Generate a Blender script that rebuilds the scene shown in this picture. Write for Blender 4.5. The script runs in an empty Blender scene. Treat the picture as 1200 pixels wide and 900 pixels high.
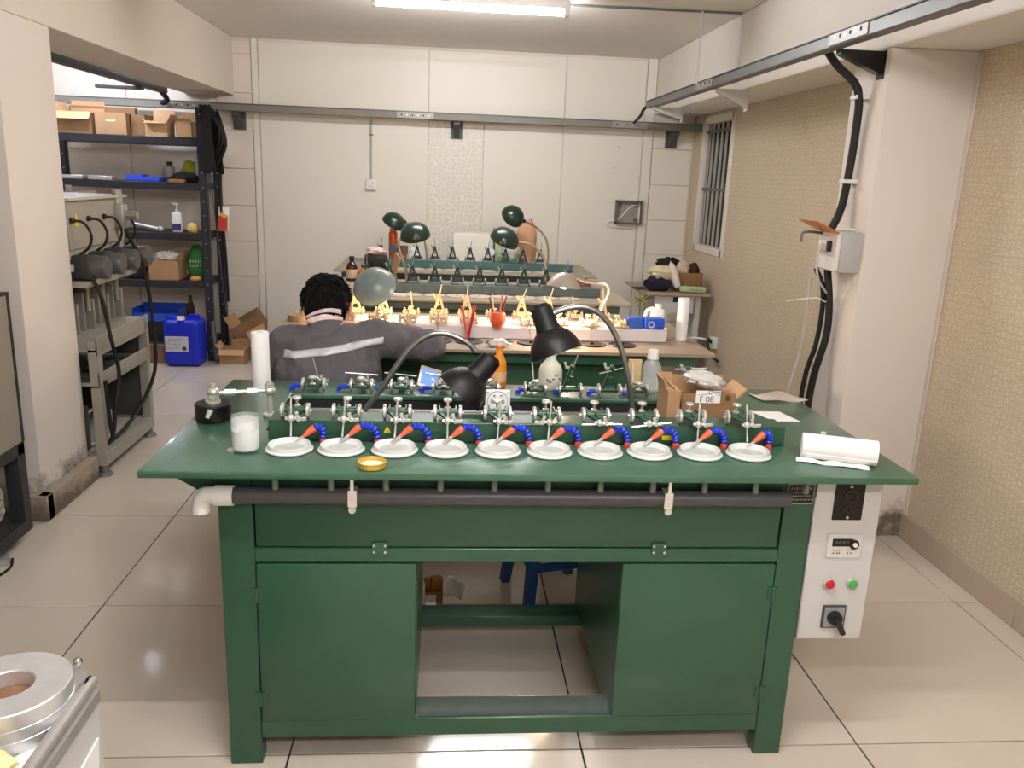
import bpy, bmesh, math, random
from mathutils import Vector, Matrix, Euler
random.seed(7)
SC = bpy.context.scene
COL = SC.collection
PI = math.pi

# ---------------------------------------------------------------- camera
cam_d = bpy.data.cameras.new('camera')
cam_d.sensor_fit = 'HORIZONTAL'; cam_d.sensor_width = 36.0
cam_d.lens = 963.8 / 1200 * 36.0
cam_d.clip_start = 0.02
cam = bpy.data.objects.new('camera', cam_d); COL.objects.link(cam)
def cam_matrix(pitch, yaw, roll, pos):
    f = Vector((-math.sin(yaw)*math.cos(pitch), math.cos(yaw)*math.cos(pitch), -math.sin(pitch)))
    rt = Vector((math.cos(yaw), math.sin(yaw), 0)); up = rt.cross(f)
    r2 = math.cos(roll)*rt + math.sin(roll)*up; u2 = -math.sin(roll)*rt + math.cos(roll)*up
    m = Matrix((r2, u2, -f)).transposed().to_4x4(); m.translation = Vector(pos); return m
cam.matrix_world = cam_matrix(0.24678685, -0.08570868, 0.03962106, (0, 0, 1.55))
SC.camera = cam

# ---------------------------------------------------------------- world, exposure, lamp strengths
w = bpy.data.worlds.new('world'); SC.world = w; w.use_nodes = True
w.node_tree.nodes['Background'].inputs[0].default_value = (0.9, 0.93, 1.0, 1)
w.node_tree.nodes['Background'].inputs[1].default_value = 0.02
SC.view_settings.view_transform = 'Standard'; SC.view_settings.look = 'None'
SC.view_settings.gamma = 1.0; SC.view_settings.use_curve_mapping = False
SC.view_settings.exposure = 0.0
TUBE_BACK = 270.0      # fluorescent tube over the benches (in view)
TUBE_FRONT = 250.0     # its twin above the camera
TUBE_SIDE = 240.0      # cool tube in the side bay on the left
BULB_W = 13.0          # warm bulbs of the task lamps on the second bench

# ---------------------------------------------------------------- materials
def lin(c): return tuple(((x/255)/12.92 if x/255 <= .04045 else ((x/255+.055)/1.055)**2.4) for x in c)
MATS = {}
def M(name, rgb, rough=.5, metal=0.0, noise=0.0, nscale=20.0, bump=0.0, bscale=120.0, coat=0.0, emit=None, estr=0.0, trans=0.0, alpha=1.0, spec=.5, ior=1.45, coord='Object'):
    if name in MATS: return MATS[name]
    m = bpy.data.materials.new(name); m.use_nodes = True
    nt = m.node_tree; b = nt.nodes['Principled BSDF']; L = nt.links
    c = lin(rgb)
    b.inputs['Base Color'].default_value = (*c, 1); b.inputs['Roughness'].default_value = rough
    b.inputs['Metallic'].default_value = metal; b.inputs['Coat Weight'].default_value = coat
    b.inputs['Coat Roughness'].default_value = .08
    b.inputs['Specular IOR Level'].default_value = spec; b.inputs['IOR'].default_value = ior
    b.inputs['Transmission Weight'].default_value = trans; b.inputs['Alpha'].default_value = alpha
    if emit: b.inputs['Emission Color'].default_value = (*lin(emit), 1); b.inputs['Emission Strength'].default_value = estr
    tc = nt.nodes.new('ShaderNodeTexCoord')
    if noise > 0:
        n = nt.nodes.new('ShaderNodeTexNoise'); n.inputs['Scale'].default_value = nscale; n.inputs['Detail'].default_value = 5
        L.new(tc.outputs[coord], n.inputs['Vector'])
        r = nt.nodes.new('ShaderNodeMapRange'); r.inputs[1].default_value = .3; r.inputs[2].default_value = .7
        r.inputs[3].default_value = 1-noise; r.inputs[4].default_value = 1+noise*.6
        L.new(n.outputs['Fac'], r.inputs[0])
        x = nt.nodes.new('ShaderNodeVectorMath'); x.operation = 'SCALE'; x.inputs[0].default_value = c
        L.new(r.outputs[0], x.inputs['Scale']); L.new(x.outputs[0], b.inputs['Base Color'])
    if bump > 0:
        n = nt.nodes.new('ShaderNodeTexNoise'); n.inputs['Scale'].default_value = bscale; n.inputs['Detail'].default_value = 3
        L.new(tc.outputs[coord], n.inputs['Vector'])
        bp = nt.nodes.new('ShaderNodeBump'); bp.inputs['Strength'].default_value = bump; bp.inputs['Distance'].default_value = .002
        L.new(n.outputs['Fac'], bp.inputs['Height']); L.new(bp.outputs[0], b.inputs['Normal'])
    MATS[name] = m; return m
def node_setup(m):
    nt = m.node_tree; return nt, nt.nodes, nt.links, nt.nodes['Principled BSDF']

green = M('green enamel', (58, 96, 76), .30, 0, .06, 6, .45, 150, coat=.4)
green_d = M('dark green enamel', (42, 80, 58), .35, 0, .06, 6, .2, 90, coat=.2)
teal_d = M('old dark teal enamel', (44, 66, 66), .45, 0, .2, 30)
teal = M('teal enamel', (62, 98, 96), .45, 0, .15, 20)
olive = M('dull olive green enamel', (66, 82, 66), .45, 0, .1, 10)
woodgrey = M('worn grey-brown worktop', (150, 134, 116), .5, 0, .15, 12)
white_p = M('white painted steel', (196, 194, 192), .4)
cream_p = M('cream enamel', (204, 178, 140), .4, 0, .06, 20)
lav_p = M('pale lilac-white enamel', (222, 214, 214), .4)
steel = M('bright steel', (232, 231, 226), .25, .6, .06, 60)
zinc = M('zinc casting', (208, 207, 200), .36, .55, .12, 80)
galv = M('galvanised rail', (108, 108, 108), .45, .35, .06, 12)
dkgalv = M('grey painted rail', (84, 85, 88), .5, .2, .06, 12)
olvrail = M('olive grey rail', (126, 122, 112), .5, .1, .06, 12)
alum = M('machined aluminium', (224, 225, 228), .38, .7, .08, 25)
chrome = M('chrome', (225, 225, 225), .12, 1.0)
black_g = M('gloss black', (16, 15, 16), .3)
black_m = M('matt black', (24, 23, 24), .5, 0, .1, 20)
lampblk = M('satin black lamp enamel', (24, 22, 24), .45, spec=.35)
rubber = M('black rubber', (22, 22, 23), .6)
shelfm = M('charcoal shelving steel', (44, 44, 50), .45, .1, .08, 20)
pvc_grey = M('dark grey pvc pipe', (74, 72, 74), .35)
pvc_white = M('white pvc', (222, 222, 216), .35)
white_pl = M('white plastic', (228, 226, 222), .4)
dish_m = M('white glazed dish', (214, 216, 213), .3)
film_m = M('grey slurry film', (190, 193, 188), .5, 0, .12, 40)
paper_m = M('white paper', (236, 234, 232), .8, 0, .02, 30)
blue_h = M('blue coolant hose', (32, 58, 196), .38)
orange_h = M('orange nozzle', (226, 104, 74), .42)
blue_can = M('blue polyethylene', (20, 38, 186), .38, 0, .05, 8)
blue_st = M('blue plastic stool', (38, 84, 150), .4)
card = M('corrugated cardboard', (172, 134, 98), .8, 0, .1, 8)
card_d = M('brown cardboard', (140, 104, 72), .8, 0, .12, 8)
card_l = M('pale cardboard', (190, 152, 112), .8, 0, .1, 8)
glass = M('clear glass', (235, 240, 240), .05, alpha=.16)
plast_c = M('clear plastic', (232, 232, 228), .08, alpha=.20)
film_c = M('crinkled clear film', (238, 235, 230), .15, .25, alpha=.75, bump=1.0, bscale=45)
powder = M('white powder', (238, 238, 236), .9, 0, .03, 60, .4, 200)
yellow_t = M('yellow tape', (214, 178, 40), .4)
orange_l = M('orange juice', (232, 140, 30), .3)
amber = M('amber translucent plastic', (236, 140, 20), .2, trans=.35)
brown_g = M('brown bottle glass', (52, 28, 16), .15)
mach = M('grey-beige machine enamel', (158, 152, 140), .5, 0, .08, 10)
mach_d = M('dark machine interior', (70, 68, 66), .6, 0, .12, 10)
motor_m = M('motor housing', (46, 46, 48), .5, .1)
motor_c = M('motor end cap', (88, 88, 88), .45, .3)
skin = M('skin', (214, 150, 120), .5)
hair_m = M('black hair', (17, 14, 13), .8, 0, .3, 60, .9, 140, spec=.2)
jacket_m = M('grey work jacket cloth', (92, 87, 91), .85, 0, .08, 30, .2, 300)
trouser = M('dark trousers', (44, 40, 42), .85, 0, .1, 30)
refl = M('silver reflective tape', (205, 205, 208), .4, .1)
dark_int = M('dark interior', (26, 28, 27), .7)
red_b = M('red button', (196, 30, 44), .3); green_b = M('green button', (70, 160, 80), .3)
screen_b = M('lit phone screen', (90, 130, 200), .2, emit=(120, 165, 240), estr=.55)
phone_f = M('champagne phone frame', (190, 170, 150), .3, .3)
lampgreen = M('bottle green lamp enamel', (28, 48, 38), .28, coat=.15)
lampgrey = M('grey-green lamp enamel', (118, 132, 132), .3)
lampsilver = M('satin silver lamp shade', (200, 190, 178), .35, .5)
lampwhite = M('white inside of lamp shade', (240, 235, 225), .5)
bulb_m = M('warm bulb', (255, 225, 170), .4, emit=(255, 214, 150), estr=24.0)
tube_m = M('fluorescent tube back', (255, 255, 255), .4, emit=(253, 252, 252), estr=TUBE_BACK)
tube_f = M('fluorescent tube front', (255, 255, 255), .4, emit=(252, 251, 252), estr=TUBE_FRONT)
tube_r = M('fluorescent tube rear', (255, 255, 255), .4, emit=(252, 251, 255), estr=TUBE_FRONT*1.15)
tube_s = M('fluorescent tube side', (255, 255, 255), .4, emit=(226, 236, 255), estr=TUBE_SIDE)
ink = M('dark ink', (30, 30, 60), .7); ink_k = M('black print', (28, 28, 28), .7)
print_w = M('white print', (190, 186, 180), .6)
cloth_w = M('white cloth', (226, 220, 212), .9, 0, .06, 20)
cloth_n = M('navy cloth', (34, 30, 52), .9, 0, .1, 20)
cloth_k = M('black cloth', (24, 22, 24), .9)
cloth_p = M('pink patterned cotton', (236, 212, 210), .9, 0, .22, 70)
paperbag = M('brown kraft paper', (206, 158, 124), .8, 0, .12, 14)
green_pl = M('green plastic sack', (36, 104, 50), .4, 0, .12, 12)
spray_o = M('orange spray can print', (206, 88, 36), .35, .2)
foam = M('white foam', (222, 216, 204), .8, 0, .05, 40)
yel_cl = M('yellow sponge', (220, 190, 110), .9, 0, .2, 30)
warn_y = M('yellow warning sticker', (232, 200, 40), .5)
brk = M('grey breaker box enamel', (186, 184, 182), .45)
orange_lid = M('amber breaker flap', (236, 140, 40), .25, trans=.35)

# ---- surfaces of the room
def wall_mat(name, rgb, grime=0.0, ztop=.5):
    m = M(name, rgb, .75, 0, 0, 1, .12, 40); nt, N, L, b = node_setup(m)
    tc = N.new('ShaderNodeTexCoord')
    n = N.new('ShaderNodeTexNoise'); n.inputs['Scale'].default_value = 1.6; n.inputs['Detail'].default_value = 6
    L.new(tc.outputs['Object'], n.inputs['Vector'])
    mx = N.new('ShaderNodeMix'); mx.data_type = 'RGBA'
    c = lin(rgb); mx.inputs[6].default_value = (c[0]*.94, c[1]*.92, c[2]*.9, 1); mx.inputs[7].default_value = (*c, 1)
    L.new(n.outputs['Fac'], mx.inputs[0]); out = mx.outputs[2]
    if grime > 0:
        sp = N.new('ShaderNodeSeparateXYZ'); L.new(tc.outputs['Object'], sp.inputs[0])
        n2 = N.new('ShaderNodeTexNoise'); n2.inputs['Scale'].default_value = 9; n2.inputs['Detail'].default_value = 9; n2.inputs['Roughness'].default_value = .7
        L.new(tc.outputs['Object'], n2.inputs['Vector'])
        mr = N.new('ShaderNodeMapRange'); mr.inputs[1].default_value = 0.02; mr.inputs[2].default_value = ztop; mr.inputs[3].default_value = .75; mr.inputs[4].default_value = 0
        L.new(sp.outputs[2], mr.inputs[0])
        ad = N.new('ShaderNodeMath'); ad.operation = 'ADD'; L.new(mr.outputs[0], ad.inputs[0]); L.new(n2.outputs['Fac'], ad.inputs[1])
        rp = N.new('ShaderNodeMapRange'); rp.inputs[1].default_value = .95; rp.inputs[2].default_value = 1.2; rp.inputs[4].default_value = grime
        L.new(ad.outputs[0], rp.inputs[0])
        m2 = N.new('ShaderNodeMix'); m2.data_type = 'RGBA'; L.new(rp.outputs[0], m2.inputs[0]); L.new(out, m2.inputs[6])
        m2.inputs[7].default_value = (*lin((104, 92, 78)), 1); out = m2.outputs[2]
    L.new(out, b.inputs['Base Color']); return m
wall_m = wall_mat('matt white wall', (226, 216, 204))
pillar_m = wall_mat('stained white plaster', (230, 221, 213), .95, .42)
ceil_m = wall_mat('grey-white ceiling', (236, 232, 226))
panel_m = M('white wall panel', (228, 222, 210), .42, 0, .02, 2)
def pattern_panel():
    m = M('embossed floral panel', (226, 219, 205), .4); nt, N, L, b = node_setup(m)
    tc = N.new('ShaderNodeTexCoord'); v = N.new('ShaderNodeTexVoronoi'); v.inputs['Scale'].default_value = 26; v.inputs['Randomness'].default_value = .8
    v.feature = 'DISTANCE_TO_EDGE'; L.new(tc.outputs['Object'], v.inputs['Vector'])
    n = N.new('ShaderNodeTexNoise'); n.inputs['Scale'].default_value = 60; L.new(tc.outputs['Object'], n.inputs['Vector'])
    ad = N.new('ShaderNodeMath'); ad.operation = 'MULTIPLY_ADD'; L.new(n.outputs['Fac'], ad.inputs[0]); ad.inputs[1].default_value = .35; L.new(v.outputs['Distance'], ad.inputs[2])
    r = N.new('ShaderNodeMapRange'); r.inputs[1].default_value = .18; r.inputs[2].default_value = .34; L.new(ad.outputs[0], r.inputs[0])
    mx = N.new('ShaderNodeMix'); mx.data_type = 'RGBA'; mx.inputs[6].default_value = (*lin((238, 234, 224)), 1); mx.inputs[7].default_value = (*lin((222, 215, 201)), 1)
    L.new(r.outputs[0], mx.inputs[0]); L.new(mx.outputs[2], b.inputs['Base Color'])
    bp = N.new('ShaderNodeBump'); bp.inputs['Strength'].default_value = .4; bp.inputs['Distance'].default_value = .003; L.new(r.outputs[0], bp.inputs['Height']); L.new(bp.outputs[0], b.inputs['Normal'])
    return m
panel_pat = pattern_panel()
def wallpaper():
    m = M('gold flower wallpaper', (204, 190, 168), .5); nt, N, L, b = node_setup(m)
    tc = N.new('ShaderNodeTexCoord')
    v = N.new('ShaderNodeTexVoronoi'); v.feature = 'DISTANCE_TO_EDGE'; v.inputs['Scale'].default_value = 33; v.inputs['Randomness'].default_value = .45
    L.new(tc.outputs['Object'], v.inputs['Vector'])
    v2 = N.new('ShaderNodeTexVoronoi'); v2.feature = 'DISTANCE_TO_EDGE'; v2.inputs['Scale'].default_value = 72; v2.inputs['Randomness'].default_value = .9
    L.new(tc.outputs['Object'], v2.inputs['Vector'])
    mn = N.new('ShaderNodeMath'); mn.operation = 'MINIMUM'; L.new(v.outputs['Distance'], mn.inputs[0]); L.new(v2.outputs['Distance'], mn.inputs[1])
    r = N.new('ShaderNodeMapRange'); r.inputs[1].default_value = .03; r.inputs[2].default_value = .12; L.new(mn.outputs[0], r.inputs[0])
    n = N.new('ShaderNodeTexNoise'); n.inputs['Scale'].default_value = 140; n.inputs['Detail'].default_value = 4; L.new(tc.outputs['Object'], n.inputs['Vector'])
    nr = N.new('ShaderNodeMapRange'); nr.inputs[1].default_value = .35; nr.inputs[2].default_value = .68; L.new(n.outputs['Fac'], nr.inputs[0])
    ml = N.new('ShaderNodeMath'); ml.operation = 'MULTIPLY'; L.new(r.outputs[0], ml.inputs[0]); L.new(nr.outputs[0], ml.inputs[1])
    mx = N.new('ShaderNodeMix'); mx.data_type = 'RGBA'; mx.inputs[6].default_value = (*lin((196, 180, 154)), 1); mx.inputs[7].default_value = (*lin((233, 219, 198)), 1)
    L.new(ml.outputs[0], mx.inputs[0]); L.new(mx.outputs[2], b.inputs['Base Color'])
    bp = N.new('ShaderNodeBump'); bp.inputs['Strength'].default_value = .35; bp.inputs['Distance'].default_value = .002; L.new(ml.outputs[0], bp.inputs['Height']); L.new(bp.outputs[0], b.inputs['Normal'])
    return m
paper_wall = wallpaper()
tile_m = M('polished beige porcelain', (208, 197, 182), .11, 0, .05, 1.5, spec=.5)
grout_m = M('dark grout', (52, 44, 38), .9)
skirt_m = M('beige skirting tile', (186, 168, 150), .25, 0, .04, 4)

# ---------------------------------------------------------------- mesh builder
class MB:
    def __init__(s): s.bm = bmesh.new()
    def _xf(s, vs, mat):
        for v in vs: v.co = mat @ v.co
    def box(s, c, size, rot=None, bev=0.0, seg=2):
        r = bmesh.ops.create_cube(s.bm, size=1.0); vs = r['verts']
        for v in vs: v.co = Vector((v.co.x*size[0], v.co.y*size[1], v.co.z*size[2]))
        if bev > 0:
            es = list({e for v in vs for e in v.link_edges})
            o = bmesh.ops.bevel(s.bm, geom=es, offset=bev, segments=seg, profile=.5, affect='EDGES', clamp_overlap=True)
            vs = list({v for f in o['faces'] for v in f.verts} | {v for v in vs if v.is_valid})
        mt = Matrix.Translation(Vector(c))
        if rot: mt = mt @ Euler(rot).to_matrix().to_4x4()
        s._xf(vs, mt); return s
    def span(s, x0, x1, y0, y1, z0, z1, bev=0.0, seg=2):
        return s.box(((x0+x1)/2, (y0+y1)/2, (z0+z1)/2), (x1-x0, y1-y0, z1-z0), None, bev, seg)
    def cyl(s, p0, p1, r0, r1=None, n=16, caps=True):
        r1 = r0 if r1 is None else r1
        p0 = Vector(p0); p1 = Vector(p1); d = p1-p0; q = d.to_track_quat('Z', 'Y').to_matrix()
        a = [s.bm.verts.new(p0 + q @ Vector((r0*math.cos(2*PI*i/n), r0*math.sin(2*PI*i/n), 0))) for i in range(n)]
        b = [s.bm.verts.new(p1 + q @ Vector((r1*math.cos(2*PI*i/n), r1*math.sin(2*PI*i/n), 0))) for i in range(n)]
        for i in range(n): f = s.bm.faces.new((a[i], a[(i+1) % n], b[(i+1) % n], b[i])); f.smooth = True
        if caps: s.bm.faces.new(a[::-1]); s.bm.faces.new(b)
        return s
    def lathe(s, prof, c=(0, 0, 0), axis=(0, 0, 1), n=24, sharp=False, close=False):
        c = Vector(c); q = Vector(axis).to_track_quat('Z', 'Y').to_matrix(); rings = []
        for (r, z) in prof:
            if r < 1e-6: rings.append([s.bm.verts.new(c + q @ Vector((0, 0, z)))])
            else: rings.append([s.bm.verts.new(c + q @ Vector((r*math.cos(2*PI*i/n), r*math.sin(2*PI*i/n), z))) for i in range(n)])
        pr = list(zip(rings[:-1], rings[1:]))
        if close: pr.append((rings[-1], rings[0]))
        for a, b in pr:
            for i in range(n):
                j = (i+1) % n
                if len(a) == 1 and len(b) == 1: continue
                if len(a) == 1: f = s.bm.faces.new((a[0], b[j], b[i]))
                elif len(b) == 1: f = s.bm.faces.new((a[i], a[j], b[0]))
                else: f = s.bm.faces.new((a[i], a[j], b[j], b[i]))
                f.smooth = not sharp
        return s
    def tube(s, pts, r, n=10, smooth=4, caps=True):
        P = [Vector(p) for p in pts]
        if smooth and len(P) > 2:
            Q = []; E = [P[0]*2-P[1]] + P + [P[-1]*2-P[-2]]
            for i in range(1, len(E)-2):
                for k in range(smooth):
                    t = k/smooth; a, b, c, d = E[i-1], E[i], E[i+1], E[i+2]
                    Q.append(.5*((2*b)+(c-a)*t+(2*a-5*b+4*c-d)*t*t+(3*b-a-3*c+d)*t**3))
            Q.append(P[-1]); P = Q
        up = None; rings = []
        for i, p in enumerate(P):
            d = (P[min(i+1, len(P)-1)]-P[max(i-1, 0)]).normalized()
            if up is None:
                up = Vector((0, 0, 1)) if abs(d.z) < .9 else Vector((1, 0, 0))
            up = (up - d*up.dot(d)).normalized(); sd = d.cross(up)
            rr = r(i/(len(P)-1)) if callable(r) else r
            rings.append([s.bm.verts.new(p + rr*(math.cos(2*PI*k/n)*sd+math.sin(2*PI*k/n)*up)) for k in range(n)])
        for a, b in zip(rings[:-1], rings[1:]):
            for i in range(n): f = s.bm.faces.new((a[i], b[i], b[(i+1) % n], a[(i+1) % n])); f.smooth = True
        if caps: s.bm.faces.new(rings[0]); s.bm.faces.new(rings[-1][::-1])
        return s
    def ball(s, c, r, sc=(1, 1, 1), u=14, v=9, rot=None):
        o = bmesh.ops.create_uvsphere(s.bm, u_segments=u, v_segments=v, radius=r); vs = o['verts']
        mt = Matrix.Translation(Vector(c))
        if rot: mt = mt @ Euler(rot).to_matrix().to_4x4()
        mt = mt @ Matrix.Diagonal((*sc, 1)); s._xf(vs, mt)
        for f in {f for x in vs for f in x.link_faces}: f.smooth = True
        return s
    def prism(s, outline, d0, d1, plane='XZ'):
        def mk(p, d): return {'XZ': (p[0], d, p[1]), 'XY': (p[0], p[1], d), 'YZ': (d, p[0], p[1])}[plane]
        a = [s.bm.verts.new(mk(p, d0)) for p in outline]; b = [s.bm.verts.new(mk(p, d1)) for p in outline]
        n = len(outline)
        fs = [s.bm.faces.new(a), s.bm.faces.new(b[::-1])]
        for i in range(n): fs.append(s.bm.faces.new((a[i], b[i], b[(i+1) % n], a[(i+1) % n])))
        bmesh.ops.recalc_face_normals(s.bm, faces=fs); return s
    def sheet(s, fn, nu, nv, th=0.0):
        g = [[s.bm.verts.new(fn(i/nu, j/nv)) for j in range(nv+1)] for i in range(nu+1)]
        for i in range(nu):
            for j in range(nv):
                f = s.bm.faces.new((g[i][j], g[i+1][j], g[i+1][j+1], g[i][j+1])); f.smooth = True
        s.th = th; return s
    def mesh(s, name, m, off=None):
        bmesh.ops.recalc_face_normals(s.bm, faces=s.bm.faces[:])
        me = bpy.data.meshes.new(name)
        if off is not None:
            for v in s.bm.verts: v.co -= off
        s.bm.to_mesh(me); s.bm.free(); me.materials.append(m); me.set_sharp_from_angle(angle=math.radians(38)); return me
    def build(s, name, m, parent=None, world=True, auto=True):
        """one mesh object; coordinates are world ones when world is set, else local to the parent"""
        off = None
        if parent is not None and world: off = origin(parent)
        me = s.mesh(name, m, off)
        o = bpy.data.objects.new(name, me); COL.objects.link(o); o.parent = parent
        if getattr(s, 'th', 0):
            md = o.modifiers.new('solid', 'SOLIDIFY'); md.thickness = s.th; md.offset = 0
        return o
def origin(o):
    v = Vector((0, 0, 0))
    while o is not None: v += o.location; o = o.parent
    return v
def thing(name, label, cat, loc=(0, 0, 0), rz=0, group=None):
    o = bpy.data.objects.new(name, None); COL.objects.link(o); o.empty_display_size = .05
    o.location = loc; o.rotation_euler = (0, 0, rz); o['label'] = label; o['category'] = cat
    if group: o['group'] = group
    return o
def tag(o, label, cat, group=None):
    o['label'] = label; o['category'] = cat
    if group: o['group'] = group
    return o
def struct(o): o['kind'] = 'structure'; return o
def put(name, me, parent, loc=(0, 0, 0), rot=(0, 0, 0), sc=(1, 1, 1)):
    o = bpy.data.objects.new(name, me); COL.objects.link(o); o.parent = parent
    o.location = loc; o.rotation_euler = rot; o.scale = sc; return o
def children(o): return [c for c in bpy.data.objects if c.parent == o]
def copy_tree(o, parent=None):
    c = o.copy(); COL.objects.link(c); c.parent = parent
    for ch in children(o): copy_tree(ch, c)
    return c
def text(name, body, size, m, parent, loc, rot, ext=.0003, align='CENTER'):
    cu = bpy.data.curves.new(name, 'FONT'); cu.body = body; cu.size = size; cu.extrude = ext; cu.align_x = align; cu.align_y = 'CENTER'
    t = bpy.data.objects.new(name, cu); COL.objects.link(t)
    dg = bpy.context.evaluated_depsgraph_get(); me = bpy.data.meshes.new_from_object(t.evaluated_get(dg))
    bpy.data.objects.remove(t); me.materials.clear(); me.materials.append(m)
    o = bpy.data.objects.new(name, me); COL.objects.link(o); o.parent = parent
    o.location = Vector(loc)-(origin(parent) if parent else Vector((0, 0, 0))); o.rotation_euler = rot; return o
def jitter(mb, amt, seed=1):
    rnd = random.Random(seed)
    for v in mb.bm.verts: v.co += Vector((rnd.uniform(-amt, amt), rnd.uniform(-amt, amt), rnd.uniform(-amt, amt)))
    return mb
# ================================================================ ROOM
YB = 7.3; XR = 2.13; ZC = 2.56; XB = 1.76; XL = -1.76; ZB = 2.11; XF = -3.7; YF = -2.4
T = .805; GX = .405; GY = 1.965
floor = struct(MB().span(XF, XR, YF, YB, -.06, -.004).build('floor', grout_m))
_tile_cache = {}
def tile(x0, x1, y0, y1):
    k = (round(x1-x0, 3), round(y1-y0, 3))
    if k not in _tile_cache:
        _tile_cache[k] = MB().box((0, 0, 0), (k[0], k[1], .02), None, .0012, 1).mesh('tile', tile_m)
    put('tile', _tile_cache[k], floor, ((x0+x1)/2, (y0+y1)/2, -.0101+random.uniform(-.0002, .0002)))
ix0 = math.floor((XF-GX)/T); ix1 = math.ceil((XR-GX)/T); iy0 = math.floor((YF-GY)/T); iy1 = math.ceil((YB-GY)/T)
for i in range(ix0, ix1):
    for j in range(iy0, iy1):
        x0 = max(GX+i*T+.0024, XF); x1 = min(GX+(i+1)*T-.0024, XR); y0 = max(GY+j*T+.0024, YF); y1 = min(GY+(j+1)*T-.0024, YB)
        if x1-x0 > .01 and y1-y0 > .01: tile(x0, x1, y0, y1)
struct(MB().span(XF, XR, YF, YB, ZC, ZC+.08).build('ceiling', ceil_m))
# back wall with its panels
wb = struct(MB().span(XF, XR+.12, YB, YB+.12, 0, ZC).build('wall_back', wall_m))
def panel(par, x0, x1, z0, z1, m=panel_m, y=YB, t=.012):
    return MB().span(x0, x1, y-t, y-.0005, z0, z1, .003, 1).build('panel', m, par)
panel(wb, -1.555, -.168, .02, ZC-.02); panel(wb, -.166, .30, 0.02, 1.98, panel_pat); panel(wb, .304, .981, 0.02, 1.98)
panel(wb, -.166, .981, 1.984, ZC-.02); panel(wb, .983, 1.672, .02, ZC-.02)
z = 0.02
while z < ZC-.03:
    z1 = min(z+.302, ZC-.02); panel(wb, 1.765, 2.115, z, z1-.003); panel(wb, -1.90, -1.615, z, z1-.004, wall_m); z += .302
panel(wb, -3.6, -2.62, .02, ZC-.02, wall_m); panel(wb, -2.61, -1.91, .02, ZC-.02, wall_m)
struct(MB().span(-1.61, -1.56, YB-.025, YB-.0005, 0, ZC, .004, 1).build('trim_left', panel_m, None))
struct(MB().span(1.678, 1.758, YB-.025, YB-.0005, 0, ZC, .004, 1).build('trim_right', panel_m, None))
# right wall: wallpaper, window, pillar, beam
WY0, WY1, WZ0, WZ1 = 6.28, 7.02, 1.03, 2.06
wr = struct(MB().span(XR, XR+.12, YF, WY0, 0, ZC).span(XR, XR+.12, WY1, YB+.12, 0, ZC).span(XR, XR+.12, WY0, WY1, 0, WZ0).span(XR, XR+.12, WY0, WY1, WZ1, ZC).build('wall_right', paper_wall))
struct(MB().span(XB, XR, YF, YB, ZB, ZC, .012, 2).build('beam_right', ceil_m))
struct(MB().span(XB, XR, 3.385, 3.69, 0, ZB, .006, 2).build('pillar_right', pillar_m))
struct(MB().span(XR-.006, XR, 3.36, 3.39, .11, ZB, .001, 1).build('trim_1', wall_m))
bbr = struct(MB().span(XR-.012, XR-.0005, YF, 3.385, 0, .006).build('baseboard_right', grout_m))
y = 3.383
while y > YF+.1:
    y0 = max(y-.80, YF); MB().span(XR-.014, XR-.0005, y0+.002, y, .001, .112, .002, 1).build('tile', skirt_m, bbr); y = y0
bb2 = struct(MB().span(XR-.012, XR-.0005, 3.69, YB, 0, .006).build('baseboard_far', grout_m))
y = 3.692
while y < YB-.1:
    y1 = min(y+.80, YB-.005); MB().span(XR-.014, XR-.0005, y, y1-.002, .001, .112, .002, 1).build('tile', skirt_m, bb2); y = y1
# window
win = struct(MB().span(XR-.012, XR+.06, WY0-.02, WY0+.035, WZ0-.03, WZ1+.03, .004, 1).span(XR-.012, XR+.06, WY1-.035, WY1+.02, WZ0-.03, WZ1+.03, .004, 1)
   .span(XR-.012, XR+.06, WY0, WY1, WZ1-.03, WZ1+.03, .004, 1).span(XR-.012, XR+.06, WY0, WY1, WZ0-.03, WZ0+.03, .004, 1).build('window_1', panel_m))
MB().span(XR+.05, XR+.055, WY0+.03, WY1-.03, WZ0+.02, WZ1-.02).build('pane', M('night window glass', (30, 26, 24), .08), win)
for k in range(6):
    yy = WY0+.09+k*.112; MB().span(XR+.012, XR+.026, yy, yy+.018, WZ0+.02, WZ1-.02).build('bar', M('pale bars', (176, 172, 168), .45), win)
MB().span(XR+.010, XR+.028, WY0+.03, WY1-.03, 1.50, 1.525).build('bar', galv, win)
MB().span(XR+.010, XR+.028, WY0+.03, WY1-.03, 1.955, 1.98).build('bar', galv, win)
# left pillar, beam, side bay
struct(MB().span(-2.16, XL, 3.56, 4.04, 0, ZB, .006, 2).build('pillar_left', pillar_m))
bl = struct(MB().span(-2.17, -1.725, 3.515, 4.03, 0, .004).build('baseboard_left', grout_m))
bm_ = wall_mat('grimy skirting', (164, 150, 134), .95, .20)
for (a, b) in ((3.505, 3.80), (3.803, 4.045)):
    MB().span(XL-.001, XL+.045, a, b, .002, .118, .004, 1).build('tile', bm_, bl)
MB().span(-2.16, XL+.045, 3.50, 3.56, .002, .118, .004, 1).build('tile', bm_, bl)
struct(MB().span(-2.16, XL, YF, YB, ZB, ZC, .004, 1).build('beam_left', wall_m))
struct(MB().span(-2.16, XL, YF, .6, 0, ZB).build('wall_left', wall_m))
struct(MB().span(XF-.1, XF, YF, YB, 0, ZC).build('wall_side', wall_m))
struct(MB().span(XF, XR, YF-.1, YF, 0, ZC).build('wall_front', wall_m))

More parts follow.
